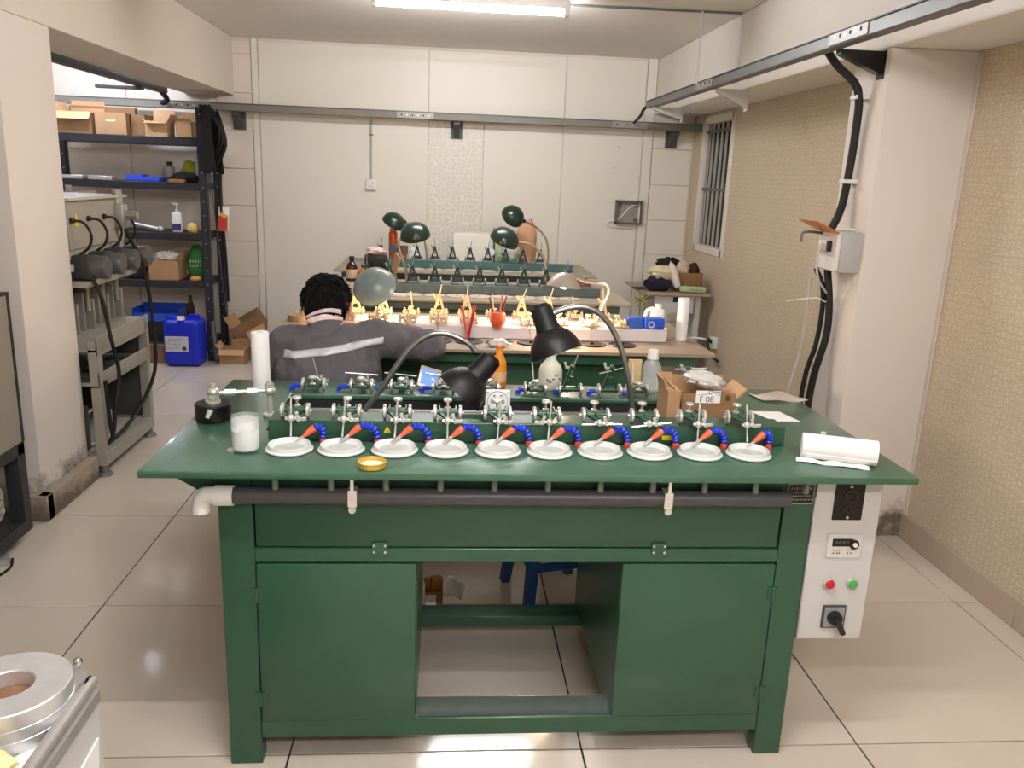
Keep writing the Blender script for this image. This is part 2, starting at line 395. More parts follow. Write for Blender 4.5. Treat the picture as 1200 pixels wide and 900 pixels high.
# ---------------------------------------------------------------- ceiling lights, conduit
def tube_light(name, label, x0, x1, y, m, z=2.47):
    t = thing(name, label, 'light', ((x0+x1)/2, y, ZC))
    MB().span(x0-.02, x1+.02, y-.016, y+.016, z+.022, ZC-.001, .004, 1).build('batten', white_p, t)
    for s in (x0, x1): MB().span(s-.014, s+.014, y-.016, y+.016, z-.02, z+.026, .003, 1).build('end_cap', white_p, t)
    MB().cyl((x0+.015, y, z), (x1-.015, y, z), .014, n=16, caps=False).build('tube', m, t)
    return t
tube_light('ceiling_light', 'lit fluorescent tube batten on the ceiling above the rear benches', -.43, .665, 5.07, tube_m)
tube_light('ceiling_light', 'fluorescent batten on the ceiling above the front green bench, out of the picture', -.5, .7, 1.15, tube_f)
tube_light('ceiling_light', 'fluorescent batten on the ceiling behind the viewpoint, out of the picture', 0.1, 1.35, -.7, tube_r)
tube_light('ceiling_light', 'fluorescent batten in the side bay behind the left beam', -3.1, -2.35, 6.3, tube_s)
t = thing('ceiling_conduit', 'thin grey conduit running from the ceiling tube to the right beam and down', 'conduit', (1.2, 5.24, ZC))
MB().tube([(.70, 5.24, 2.549), (1.2, 5.22, 2.549), (1.745, 5.20, 2.549)], .007, 8, 0).build('horizontal_run', galv, t)
MB().tube([(1.745, 5.20, 2.549), (1.745, 5.20, 2.15)], .006, 8, 0).build('drop', white_p, t)
MB().tube([(1.50, 5.20, 2.549), (1.50, 5.20, 2.14)], .006, 8, 0).build('drop', white_p, t)

# ---------------------------------------------------------------- overhead rails
def bracket(par, y, x0, x1, z, m, drop=.10):
    """triangular cantilever bracket from the beam face to the rail"""
    MB().prism([(x0, z), (x1, z), (x1, z-drop), (x1-.02, z-drop), (x0, z-.018)], y-.022, y+.022).build('bracket', m, par)
    MB().span(x1-.004, x1+.0, y-.03, y+.03, z-drop-.02, z+.005, .001, 1).build('bracket_plate', m, par)
XQ = 1.55
r = thing('cable_rail', 'long grey steel rail running under the right beam towards the back wall', 'rail', (XQ, 3.4, 2.1))
MB().span(XQ-.028, XQ+.028, -1.8, 6.60, 2.10, 2.15, .004, 1).build('channel', galv, r)
MB().span(XQ-.031, XQ+.031, -1.8, 6.60, 2.150, 2.156, .001, 1).build('cover', dkgalv, r)
for yy in (3.12, 4.95):
    MB().span(XQ-.033, XQ-.028, yy, yy+.32, 2.106, 2.148, .001, 1).build('splice_plate', M('splice plate', (150, 148, 144), .45, .3), r)
    for k in range(6): MB().cyl((XQ-.0345, yy+.05+k*.042, 2.132), (XQ-.033, yy+.05+k*.042, 2.132), .008, n=10).build('bolt', zinc if k % 2 else dark_int, r)
bracket(r, 3.45, XQ+.02, XB-.0005, 2.099, black_g, .085)
bracket(r, 5.02, XQ+.02, XB-.0005, 2.099, white_p, .10)
bracket(r, 6.42, XQ-.02, XB-.0005, 2.099, white_p, .08)
MB().tube([(XQ, 6.59, 2.13), (XQ-.03, 6.66, 2.10), (XQ-.03, 6.75, 2.06), (XQ-.02, 7.02, 2.02)], .012, 8).build('cable', rubber, r)
r = thing('cable_rail', 'grey steel rail running along the whole back wall below the ceiling', 'rail', (0, 7.15, 2.0))
MB().span(-3.4, 2.128, 7.08, 7.14, 1.975, 2.03, .004, 1).build('channel', olvrail, r)
MB().span(-3.4, 2.128, 7.077, 7.143, 2.030, 2.036, .001, 1).build('cover', galv, r)
for xx in (-.42, 1.36, -2.2):
    MB().span(xx, xx+.30, 7.074, 7.079, 1.98, 2.028, .001, 1).build('splice_plate', M('splice plate', (150, 148, 144), .45, .3), r)
    for k in range(6): MB().cyl((xx+.04+k*.044, 7.072, 2.004), (xx+.04+k*.044, 7.0745, 2.004), .007, n=10).build('bolt', zinc if k % 2 else dark_int, r)
for xx in (.07, 1.92, -1.72):
    MB().prism([(7.12, 1.974), (7.286, 1.974), (7.286, 1.85), (7.26, 1.85), (7.12, 1.95)], xx-.025, xx+.025, 'YZ').build('bracket', dkgalv, r)
    MB().span(xx-.05, xx+.05, 7.276, 7.2865, 1.84, 1.99, .001, 1).build('bracket_plate', dkgalv, r)
    MB().cyl((xx, 7.25, 1.90), (xx, 7.276, 1.90), .02, n=10).build('bolt', zinc, r)
r = thing('cable_rail', 'dark rail along the back of the left beam above the shelves', 'rail', (-2.2, 5, 2.06))
MB().span(-2.24, -2.18, 2.5, 6.95, 2.075, 2.125, .004, 1).build('channel', dkgalv, r)
for yy in (4.6, 6.4): MB().span(-2.5, -2.18, yy-.03, yy+.03, 2.05, 2.072, .002, 1).build('bracket', galv, r)
MB().tube([(-2.21, 6.9, 2.08), (-2.2, 6.99, 2.03), (-2.26, 7.05, 2.01)], .02, 8).build('cable', rubber, r)

# ---------------------------------------------------------------- wall fittings
s = thing('wall_socket', 'white double socket with a conduit on the back wall panel', 'socket', (-.645, YB-.02, 1.437))
MB().span(-.688, -.602, YB-.05, YB-.0125, 1.394, 1.480, .006).build('plate', white_pl, s)
for dx, dz in ((-.012, .012), (.012, .012), (0, -.006), (-.012, -.02), (.012, -.02)): MB().cyl((-.645+dx, YB-.0512, 1.437+dz), (-.645+dx, YB-.0498, 1.437+dz), .004, n=8).build('hole', black_m, s)
MB().tube([(-.645, YB-.022, 1.48), (-.645, YB-.022, 1.975)], .009, 8, 0).build('conduit', M('grey conduit', (180, 176, 168), .5), s)
MB().span(-.665, -.625, YB-.036, YB-.0125, 1.84, 1.85, .002, 1).build('clip', galv, s)
j = thing('junction_box', 'open grey metal junction box on the back wall with loose wire', 'box', (1.588, YB-.04, 1.287))
MB().span(1.477, 1.700, YB-.02, YB-.013, 1.193, 1.381).build('back_plate', mach, j)
MB().span(1.470, 1.484, YB-.075, YB-.013, 1.186, 1.388, .002, 1).span(1.692, 1.706, YB-.075, YB-.013, 1.186, 1.388, .002, 1).span(1.470, 1.706, YB-.075, YB-.013, 1.374, 1.388, .002, 1).span(1.470, 1.706, YB-.075, YB-.013, 1.186, 1.200, .002, 1).build('frame', galv, j)
for dx, dz in ((.04, .06), (.19, .06), (.19, -.07)): MB().cyl((1.47+dx, YB-.03, 1.287+dz), (1.47+dx, YB-.0205, 1.287+dz), .022, n=14).build('knockout', galv, j)
MB().tube([(1.66, YB-.05, 1.35), (1.6, YB-.08, 1.34), (1.54, YB-.07, 1.27), (1.49, YB-.05, 1.22), (1.42, YB-.03, 1.20), (1.40, YB-.03, 1.17), (1.46, YB-.03, 1.155), (1.64, YB-.03, 1.15)], .005, 6).build('wire', white_pl, j)
for k, (x, z) in enumerate(((1.44, 1.66), (1.47, 1.83))):
    tag(MB().cyl((x, YB-.03, z), (x, YB-.0125, z), .010, n=8).build('screw_plug', zinc), ('lower', 'upper')[k]+' of two loose screw plugs in the back wall above the junction box', 'plug')

# breaker box on the right pillar
BX0, BX1 = 1.668, 1.7595
b = thing('breaker_box', 'grey breaker box with raised amber flap on the right pillar', 'breaker box', (XB, 3.50, 1.2))
MB().span(BX0, BX1, 3.402, 3.60, 1.205, 1.378, .005).build('body', brk, b)
MB().span(BX0-.012, BX0, 3.407, 3.595, 1.21, 1.373, .004).build('front_cover', white_pl, b)
MB().span(BX0-.016, BX0-.012, 3.425, 3.58, 1.27, 1.358, .002, 1).build('breaker_window', M('pale inner panel', (206, 196, 186), .4), b)
for k in range(3): MB().span(BX0-.030, BX0-.016, 3.455+k*.04, 3.48+k*.04, 1.29, 1.335, .003, 1).build('breaker', white_pl if k else black_m, b)
MB().cyl((BX0-.05, 3.50, 1.305), (BX0-.016, 3.50, 1.30), .016, n=12).build('plug', M('grey plug', (196, 192, 188), .5), b)
MB().box((BX0-.062, 3.50, 1.392), (.125, .185, .005), (0, math.radians(24), 0), .001, 1).build('flap', orange_lid, b)
MB().tube([(BX0-.05, 3.50, 1.30), (BX0-.055, 3.50, 1.24), (BX0-.03, 3.51, 1.16), (1.70, 3.55, 1.10)], .005, 6).build('cord', M('grey cord', (190, 186, 180), .6), b)
MB().tube([(BX0+.08, 3.44, 1.205), (BX0+.09, 3.44, 1.15), (BX0+.05, 3.43, 1.10), (BX0+.04, 3.43, 1.07)], .003, 6).build('cord', M('grey cord', (190, 186, 180), .6), b)
MB().tube([(BX0-.005, 3.57, 1.36), (BX0-.07, 3.58, 1.365), (BX0-.10, 3.58, 1.355), (BX0-.10, 3.58, 1.32)], .006, 8).build('hook', galv, b)
MB().tube([(BX0+.02, 3.5, 1.384), (BX0+.05, 3.48, 1.386), (BX0+.085, 3.48, 1.384)], .006, 6).build('cord', white_pl, b)
c = thing('cable_hose', 'thick black cable hose dropping from the right rail to the breaker box', 'cable', (1.72, 3.55, 1.4))
MB().tube([(1.60, 3.62, 2.115), (1.64, 3.60, 2.06), (1.71, 3.53, 1.96), (1.73, 3.54, 1.80), (1.725, 3.55, 1.55), (1.715, 3.56, 1.45), (1.69, 3.56, 1.385)], .017, 12).build('hose', rubber, c)
for zz in (1.93, 1.585): MB().span(1.70, 1.7595, 3.515, 3.575, zz-.009, zz+.009, .003, 1).build('clip', white_pl, c)
c = thing('power_cable', 'black power cables running down the right pillar below the breaker box', 'cable', (1.72, 3.57, .1))
MB().tube([(1.70, 3.57, 1.204), (1.72, 3.55, 1.05), (1.725, 3.55, .90), (1.70, 3.57, .70), (1.69, 3.57, .45), (1.69, 3.57, .03)], .016, 10).build('cable', rubber, c)
MB().tube([(1.66, 3.60, 1.204), (1.69, 3.57, 1.12), (1.705, 3.58, 1.0), (1.70, 3.59, .85), (1.67, 3.60, .65), (1.66, 3.60, .03)], .011, 10).build('cable', rubber, c)
MB().tube([(1.64, 3.60, 1.20), (1.66, 3.64, 1.05), (1.66, 3.66, .8), (1.62, 3.68, .5), (1.60, 3.68, .03)], .006, 8).build('cable', M('white flex', (196, 190, 180), .6), c)
MB().tube([(1.55, 3.62, 1.05), (1.66, 3.56, 1.075), (1.70, 3.55, 1.06), (1.74, 3.56, 1.08)], .003, 6).build('cable_tie', white_pl, c)
# ================================================================ BENCHES
# ---- shared meshes of the polishing arms (local: X along the beam, -Y to the worker, origin on the beam top)
def arm_meshes(pre, body_m, metal_m):
    d = {}
    b = MB(); b.cyl((-.03, 0, .022), (.03, 0, .022), .0075, n=10)
    b.prism([(-.024, .034), (.024, .034), (.024, -.004), (.006, -.058), (-.006, -.058), (-.024, -.004)], .016, .023, 'XY')
    b.box((-.022, .015, .026), (.004, .04, .010)).box((.022, .015, .026), (.004, .04, .010)).box((0, -.028, .0265), (.005, .055, .008))
    d['frame'] = b.mesh('frame', body_m)
    wv = MB().lathe([(0, -.0055), (.010, -.0055), (.0115, -.004), (.0175, -.0045), (.020, -.003), (.020, .003), (.0175, .0045), (.0115, .004), (.010, .0055), (0, .0055)], axis=(1, 0, 0), n=18)
    wv.cyl((-.010, 0, 0), (.010, 0, 0), .004, n=8); d['wheel'] = wv.mesh('wheel', metal_m)
    d['knob'] = MB().lathe([(0, 0), (.009, 0), (.009, .004), (.0035, .006), (.0035, .017), (.011, .019), (.0125, .023), (.011, .027), (0, .028)], n=14).mesh('knob', metal_m)
    d['clamp'] = MB().ball((0, 0, 0), .0095, u=12, v=8).cyl((-.014, 0, 0), (.014, 0, 0), .0045, n=8).mesh('clamp', metal_m)
    wn = MB().cyl((0, -.006, 0), (0, .006, 0), .005, n=8)
    wn.box((.010, 0, .007), (.016, .003, .009), (0, -.7, 0), .0013, 1).box((-.010, 0, .007), (.016, .003, .009), (0, .7, 0), .0013, 1); d['wing_nut'] = wn.mesh('wing_nut', metal_m)
    d['rod'] = MB().cyl((0, 0, -.046), (0, 0, .06), .0026, n=8).mesh('rod', steel if metal_m is zinc else metal_m)
    a = MB().cyl((-.03, 0, .02), (.03, 0, .02), .009, n=10)
    for s in (-1, 1): a.box((s*.0135, -.012, .058), (.007, .010, .088), (.25, -s*.26, 0), .001, 1)
    if pre != 'new':
        for s in (-1, 1): a.box((s*.014, -.012, .058), (.011, .014, .088), (.25, -s*.26, 0), .002, 1)
        a.box((0, .004, .022), (.040, .030, .022), None, .003, 1).box((0, -.012, .085), (.020, .016, .022), None, .003, 1)
    a.box((0, -.014, .062), (.026, .008, .008)).ball((0, -.024, .10), .010, u=10, v=7); d['a_frame'] = a.mesh('a_frame', body_m)
    return d
AM = {'new': arm_meshes('new', green_d, zinc), 'cream': arm_meshes('cream', cream_p, cream_p), 'old': arm_meshes('old', teal_d, M('dull zinc', (140, 142, 140), .5, .6))}

def flat_arm(bench, kind, p, face=1, rod=(0, 0, 0), rodz=0.0, wing=1):
    """arm lying flat on two wheels; face=1 looks to -Y"""
    m = AM[kind]; rz = 0 if face > 0 else PI
    a = put('polishing_arm', m['frame'], bench, Vector(p)-origin(bench), (0, 0, rz))
    for s in (-1, 1): put('wheel', m['wheel'], a, (s*.033, 0, .0205))
    put('knob', m['knob'], a, (0, .024, .025)); put('clamp', m['clamp'], a, (0, -.066, .018))
    put('wing_nut', m['wing_nut'], a, (wing*.019, -.064, .016), (0, wing*.6, 0)); put('rod', m['rod'], a, (0, -.066, .020+rodz), rod)
    return a
def upright_arm(bench, kind, p, face=1, rod=(.3, 0, 0), rodz=.02, tilt=0.0):
    m = AM[kind]; rz = 0 if face > 0 else PI
    a = put('upright_arm', m['a_frame'], bench, Vector(p)-origin(bench), (tilt, 0, rz))
    for s in (-1, 1): put('wheel', m['wheel'], a, (s*.035, 0, .0205))
    put('wing_nut', m['wing_nut'], a, (-.018, -.026, .098), (0, .5, 0)); put('rod', m['rod'], a, (0, -.024, .10+rodz), rod)
    return a

# ---- coolant hoses of the front bench
hose_base = MB().lathe([(0, 0), (.010, 0), (.010, .009), (.0075, .011), (.0075, .015), (0, .015)], n=12).mesh('base_fitting', M('red base fitting', (196, 74, 60), .45))
def segs(path, k):
    P = [Vector(p) for p in path]; mb = MB(); L_ = [0]
    for a, b in zip(P[:-1], P[1:]): L_.append(L_[-1]+(b-a).length)
    def at(s):
        for i in range(len(P)-1):
            if s <= L_[i+1] or i == len(P)-2: return P[i].lerp(P[i+1], (s-L_[i])/(L_[i+1]-L_[i]))
    for i in range(k):
        a = at(L_[-1]*i/k); b = at(L_[-1]*(i+1)/k); mid = a.lerp(b, .55)
        mb.cyl(a, mid, .0072, .0098, 10).cyl(mid, a.lerp(b, .98), .0098, .0062, 10)
    return mb.mesh('hose_segments', blue_h)
def crm(pts, n=6):
    P = [Vector(p) for p in pts]; E = [P[0]*2-P[1]]+P+[P[-1]*2-P[-2]]; Q = []
    for i in range(1, len(E)-2):
        for k in range(n):
            t = k/n; a, b, c, d = E[i-1:i+3]; Q.append(.5*((2*b)+(c-a)*t+(2*a-5*b+4*c-d)*t*t+(3*b-a-3*c+d)*t**3))
    return Q+[P[-1]]
hs_long = segs(crm([(0, 0, .014), (-.004, -.002, .034), (-.020, -.006, .050), (-.044, -.010, .050)]), 6)
hs_short = segs(crm([(0, 0, .014), (0, -.002, .036), (-.008, -.005, .046), (-.020, -.008, .044)]), 5)
nz = MB().cyl((0, 0, 0), (0, 0, .008), .0095, .0105, 12).cyl((0, 0, .008), (0, 0, .036), .0105, .0050, 12).mesh('nozzle', orange_h)
tip_m = M('frosted clear tip', (214, 208, 200), .35, trans=.4)
tp = MB().cyl((0, 0, 0), (0, 0, .034), .0042, .0050, 10).mesh('tip', tip_m)
def hose(bench, p, short=False):
    h = put('coolant_hose', hose_base, bench, Vector(p)-origin(bench))
    put('hose_segments', hs_short if short else hs_long, h)
    st = Vector((-.020, -.008, .044)) if short else Vector((-.044, -.010, .050))
    d = Vector((-.75, -.14, -.62)).normalized(); e = d.to_track_quat('Z', 'Y').to_euler()
    put('nozzle', nz, h, st, e); put('tip', tp, h, st+d*.032, e); return h

def cyl_label(*a): pass

# ---------------------------------------------------------------- bench 1 (front, new green)
HX0, HX1 = -.700, 1.188; TY0, TY1 = 1.845, 2.722; TZ = .86
bn = thing('polishing_bench', 'large green gem polishing bench in the foreground with a row of ten white dishes', 'workbench', (.21, 2.28, 0), 0)
SX0, SX1, SY0, SY1 = -.478, .918, 2.172, 2.555
# table top with the slot: four strips joined
top = bmesh.new()
o = [(HX0, TY0), (HX1, TY0), (HX1, TY1), (HX0, TY1)]; i_ = [(SX0, SY0), (SX1, SY0), (SX1, SY1), (SX0, SY1)]
for zt in (TZ, TZ-.018):
    O = [top.verts.new((x, y, zt)) for x, y in o]; I = [top.verts.new((x, y, zt)) for x, y in i_]
    for k in range(4): top.faces.new((O[k], O[(k+1) % 4], I[(k+1) % 4], I[k]))
top.verts.ensure_lookup_table()
V = top.verts
for k in range(4):
    top.faces.new((V[k], V[(k+1) % 4], V[8+(k+1) % 4], V[8+k])); top.faces.new((V[4+k], V[4+(k+1) % 4], V[12+(k+1) % 4], V[12+k]))
bmesh.ops.recalc_face_normals(top, faces=top.faces[:])
es = [e for e in top.edges if len(e.link_faces) == 2 and e.calc_face_angle(0) > 1]
bmesh.ops.bevel(top, geom=es, offset=.003, segments=2, profile=.5, affect='EDGES')
mb = MB(); mb.bm.free(); mb.bm = top; mb.build('tabletop', green, bn)
LX0, LX1, LY0, LY1 = -.546, .963, 1.930, 2.640
def leg(x0, x1, y0, y1, z1=.842):
    MB().span(x0, x1, y0, y1, 0, z1, .002, 1).build('leg', green_d, bn)
leg(LX0, LX0+.083, LY0, LY0+.05); leg(LX1-.076, LX1, LY0, LY0+.05); leg(LX0, LX0+.05, LY1-.05, LY1); leg(LX1-.05, LX1, LY1-.05, LY1)
# front frame around apron and doors
IX0, IX1 = LX0+.083, LX1-.076
MB().span(IX0, IX1, LY0+.001, LY0+.05, .588, .626, .002, 1).build('front_rail', green_d, bn)
MB().span(IX0, IX1, LY0+.001, LY0+.05, .752, .8415, .002, 1).build('front_rail', green_d, bn)
MB().span(IX0, IX1, LY0+.001, LY0+.009, .078, .131, .002, 1).build('bottom_rail', green_d, bn)
MB().prism([(LY0+.0095, .10), (LY0+.0095, .131), (LY0+.03, .136), (LY0+.055, .152), (LY0+.066, .152), (LY0+.066, .10)], -.058, .474, 'YZ').build('sill', M('shiny sill with painted-in sheen', (176, 192, 182), .24, .85, .12, 60), bn)  # sill colour lightened to carry the tube's reflection on its shiny paint
MB().span(IX0+.003, IX1-.003, LY0+.004, LY0+.03, .628, .750, .006, 2).build('apron_panel', green_d, bn)
def hinge4(x, z):
    h = MB().span(x-.02, x+.02, LY0-.0025, LY0+.004, z-.016, z+.016, .001, 1).build('hinge', green_d, bn)
    for dx in (-.014, .014):
        for dz in (-.009, .009): MB().cyl((x+dx, LY0-.005, z+dz), (x+dx, LY0-.002, z+dz), .0032, n=8).build('screw', zinc, h)
hinge4(-.153, .627); hinge4(.566, .627)
def door(x0, x1, hx):
    d = MB().span(x0, x1, LY0-.002, LY0+.016, .130, .584, .004, 2).build('door', green_d, bn)
    for zz in (.50, .20): MB().cyl((hx, LY0-.004, zz-.02), (hx, LY0-.004, zz+.02), .0045, n=8).span(hx-.014, hx+.014, LY0-.0035, LY0, zz-.018, zz+.018).build('hinge', green_d, d)
door(IX0+.003, -.060, IX0+.002); door(.474, IX1-.003, IX1-.002)
MB().span(.4745, .490, LY0+.018, LY1-.05, .10, .60, .002, 1).build('partition', green_d, bn)
MB().span(-.074, -.058, LY0+.06, LY1-.05, .10, .60, .002, 1).build('partition', green_d, bn)
for (x0, x1) in ((LX0+.001, LX0+.016), (LX1-.016, LX1-.001)): MB().span(x0, x1, LY0+.05, LY1-.05, .09, .84, .002, 1).build('side_panel', green_d, bn)
MB().span(LX0+.016, -.074, LY0+.02, LY1-.05, .09, .10).build('cabinet_floor', green_d, bn)
MB().span(.490, LX1-.016, LY0+.02, LY1-.05, .09, .10).build('cabinet_floor', green_d, bn)
MB().span(LX0+.05, LX1-.05, 2.51, 2.589, .060, .100, .002, 1).build('rear_rail', green_d, bn)
MB().span(LX0+.05, LX1-.05, LY1-.045, LY1-.005, .60, .70, .002, 1).build('rear_rail', green_d, bn)
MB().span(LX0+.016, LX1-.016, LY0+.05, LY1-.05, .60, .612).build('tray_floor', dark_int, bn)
# slot interior
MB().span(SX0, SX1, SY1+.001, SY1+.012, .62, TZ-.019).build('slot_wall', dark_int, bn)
MB().span(SX0+.004, SX1-.004, 2.19, 2.40, .800, .850, .003, 1).build('inner_bar', green_d, bn)
for (a, b_) in ((-.45, -.27), (-.24, .0), (.03, .30), (.36, .62), (.66, .90)):
    MB().cyl((a, 2.475, .80), (b_, 2.475, .80), .036, n=18).build('drive_roller', M('grey drive roller', (128, 120, 116), .4, .1), bn)
# gussets under the overhanging ends
for (xa, xb, xc) in ((-.690, LX0, -.58), (1.17, LX1, 1.0)):
    for yy in (1.93, 2.62): MB().prism([(xa, .8415), (xb, .8415), (xb, .775), (xc, .775)], yy, yy+.006).build('gusset', green_d, bn)
# waste pipe along the front
MB().cyl((-.505, LY0-.026, .778), (.884, LY0-.026, .778), .0205, n=20).build('waste_pipe', pvc_grey, bn)
e = MB().cyl((-.545, LY0-.026, .778), (-.500, LY0-.026, .778), .0255, n=18)
e.tube([(-.545, LY0-.026, .778), (-.570, LY0-.026, .776), (-.578, LY0-.026, .755), (-.578, LY0-.026, .735)], .0215, 14, 5).build('pipe_elbow', pvc_white, bn)
for x in (-.215, .566):
    cl_ = MB().span(x-.011, x+.011, LY0-.049, LY0-.047, .758, .800, .001, 1).span(x-.011, x+.011, LY0-.049, LY0-.010, .799, .801).span(x-.004, x+.004, LY0-.05, LY0-.04, .80, .838)
    cl_.build('pipe_clip', steel, bn); MB().cyl((x, LY0-.052, .752), (x, LY0-.044, .752), .009, n=12).build('clip_screw', zinc, bn)
for k in range(11): MB().cyl((-.40+k*.1325, LY0-.03, .797), (-.40+k*.1325, LY0-.03, .8415), .008, n=8).build('drain_stub', M('grey stub', (110, 120, 112), .5), bn)
# name plate and warning stickers
npl = MB().span(.888, .962, LY0-.003, LY0-.0005, .755, .812, .002, 1).build('name_plate', M('name plate rim', (150, 160, 156), .35, .5), bn)
MB().span(.891, .959, LY0-.0036, LY0-.003, .7595, .809).build('plate_face', black_g, npl)
rnd = random.Random(3)
def scribble(mb, x0, x1, z, h, y, dens=1.0):
    x = x0
    while x < x1:
        ww = rnd.uniform(.5, 1.0)*h
        for k in range(3): 
            zz = z+rnd.uniform(-.45, .45)*h; mb.box((x+ww/2, y, zz), (ww*rnd.uniform(.5, 1), .0003, h*.13))
        mb.box((x+ww*rnd.uniform(.2, .8), y, z), (h*.13, .0003, h*.9)); x += ww+h*.35
    return mb
mb = MB()
for zz, hh, a, b_ in ((.799, .0065, .898, .953), (.788, .0045, .906, .946), (.779, .0045, .898, .95), (.7685, .005, .902, .952)): scribble(mb, a, b_, zz, hh, LY0-.0039)
mb.build('plate_print', print_w, npl)

# control box on the right end
CX0, CX1, CY0, CZ0, CZ1 = .968, 1.148, 1.929, .362, .842
cb = MB().span(CX0, CX1, CY0, CY0+.30, CZ0, CZ1, .003, 1).build('control_box', white_p, bn); cb['label'] = 'light grey control box with buttons and rotary switch'
MB().span(1.018, 1.098, CY0-.003, CY0, .712, .814, .001, 1).build('socket_panel', black_g, cb)
for zz in (.720, .806): MB().cyl((1.058, CY0-.006, zz), (1.058, CY0-.003, zz), .004, n=8).build('screw', zinc, cb)
MB().lathe([(.014, -.001), (.018, -.001), (.018, .003), (.014, .003)], (1.060, CY0-.003, .780), (0, -1, 0), 18, close=True).lathe([(.008, 0), (.0105, 0), (.0105, .003), (.008, .003)], (1.056, CY0-.003, .744), (0, -1, 0), 14, close=True).build('dial_ring', M('dark red print', (70, 30, 30), .5), cb)
dp = MB().span(1.015, 1.112, CY0-.004, CY0, .604, .672, .002, 1).build('speed_display', M('light grey bezel', (204, 202, 198), .4), cb)
MB().span(1.028, 1.084, CY0-.0055, CY0-.004, .638, .660, .001, 1).build('screen', black_g, dp); MB().cyl((1.088, CY0-.008, .644), (1.088, CY0-.004, .644), .013, n=18).build('dial', black_g, dp)
MB().cyl((1.089, CY0-.012, .644), (1.089, CY0-.008, .644), .006, n=14).build('dial_cap', white_pl, dp)
text('digits', '0.0 0 0', .013, M('dim display digits', (120, 116, 110), .5), dp, (1.054, CY0-.0058, .649), (PI/2, 0, 0))
mb = MB()
for k, x in enumerate((1.034, 1.044, 1.050, 1.074, 1.082)):
    mb.box((x, CY0-.0045, .628), (.004, .001, .003)).box((x, CY0-.0045, .619), (.003, .001, .004))
mb.build('key_print', M('small key print', (120, 70, 66), .5), dp)
for x, m in ((1.035, red_b), (1.098, green_b)):
    r_ = MB().lathe([(0, 0), (.0165, 0), (.0165, .008), (.0145, .011), (.0125, .011), (.0125, .004), (0, .004)], (x, CY0, .531), (0, -1, 0), 20).build('button_bezel', zinc, cb)
    MB().lathe([(0, 0), (.012, 0), (.012, .014), (.010, .016), (0, .0165)], (x, CY0, .531), (0, -1, 0), 20).build('button', m, r_)
sw = MB().span(1.028, 1.094, CY0-.006, CY0, .398, .466, .004, 2).build('rotary_switch', M('switch frame', (56, 56, 58), .45), cb)
MB().span(1.033, 1.089, CY0-.0075, CY0-.006, .403, .461, .001, 1).build('switch_plate', M('switch plate', (150, 150, 152), .4, .3), sw)
MB().cyl((1.061, CY0-.022, .432), (1.061, CY0-.0075, .432), .018, .020, 18).build('switch_knob', black_m, sw)
MB().box((1.069, CY0-.03, .417), (.014, .016, .052), (0, -.45, 0), .004).build('switch_handle', black_m, sw)
MB().tube([(.99, 1.99, .361), (.985, 1.99, .34), (.965, 2.0, .32), (.945, 2.03, .26)], .012, 8).build('box_cable', rubber, bn)

# moving beam with its ten arms, ten rear arms
MB().span(-.452, .935, 2.085, 2.168, TZ+.0005, .915, .003, 1).build('front_beam', green_d, bn)
tri = MB().prism([(-.0085, -.008), (.0105, -.008), (.001, .0095)], 2.0835, 2.085).build('warning_sticker', warn_y, bn); 
for v in tri.data.vertices: v.co += Vector((-.146, 0, .893))
MB().prism([(-.148, .8875), (-.1435, .8875), (-.1457, .898)], 2.083, 2.0837).build('warning_print', ink_k, bn)
MB().span(.592, .628, 2.0835, 2.085, .874, .886).build('warning_sticker', warn_y, bn)
AX = [-.385+.1325*k for k in range(10)]
for k, x in enumerate(AX):
    vertical = k not in (6, 7)
    tl = [(.02, .03, 0), (.06, .09, 0), (.05, .07, 0), (0, .0, 0), (.03, .05, 0), (.05, .03, 0), (0, 1.55, .0), (0, 1.44, 0), (0, -.03, 0), (.05, -.14, 0)][k]
    flat_arm(bn, 'new', (x, 2.107, .9152), 1, (tl[0], tl[1], 0), -.004 if vertical else -.006, 1 if k != 5 else -1)
    hose(bn, (x+.088-(.004 if 0 < k < 9 else (.012 if k == 0 else .012)), 2.066, TZ+.0003), k in (0, 9))
RX = [-.415, -.263, -.135, .0, .145, .30, .415, .545, .64, .80]
rr = [(-.35, .15, 0), (0, 1.5, .05), (0, 1.5, -.1), (0, 1.45, 0), (0, .4, 0), (.3, .1, 0), (.45, .2, 0), (-.3, 1.4, 0), (.2, 0, .2), (0, 1.55, 0)]
for k, x in enumerate(RX):
    if k in (6, 7): upright_arm(bn, 'new', (x, 2.595, TZ+.0005), 1, rr[k], -.01)
    elif k == 9: upright_arm(bn, 'new', (x, 2.60, TZ+.0005), 1, (0, 1.52, 0), 0)
    else: flat_arm(bn, 'new', (x, 2.60, TZ+.0005), -1, rr[k], .02, -1)
mbs = [( -.485, 0), (-.335, 0), (-.21, 1), (-.07, 0), (.245, 0), (.37, 1), (.48, 1), (.60, 0)]
for x, nzl in mbs:
    h = put('coolant_stub', MB().cyl((0, 0, .012), (.010, 0, .0125), .007, .0085, 10).cyl((.010, 0, .0125), (.012, 0, .0125), .0085, .006, 10).cyl((.012, 0, .0125), (.022, 0, .013), .0065, .008, 10).cyl((.022, 0, .013), (.034, 0, .0135), .006, .0055, 10).cyl((0, 0, 0), (0, 0, .012), .008, n=10).mesh('coolant_stub', blue_h), bn, Vector((x, 2.605, TZ+.0003))-origin(bn))
    if nzl: put('nozzle', nz, h, (.032, 0, .0135), (0, 1.4, 0), (.8, .8, .8))
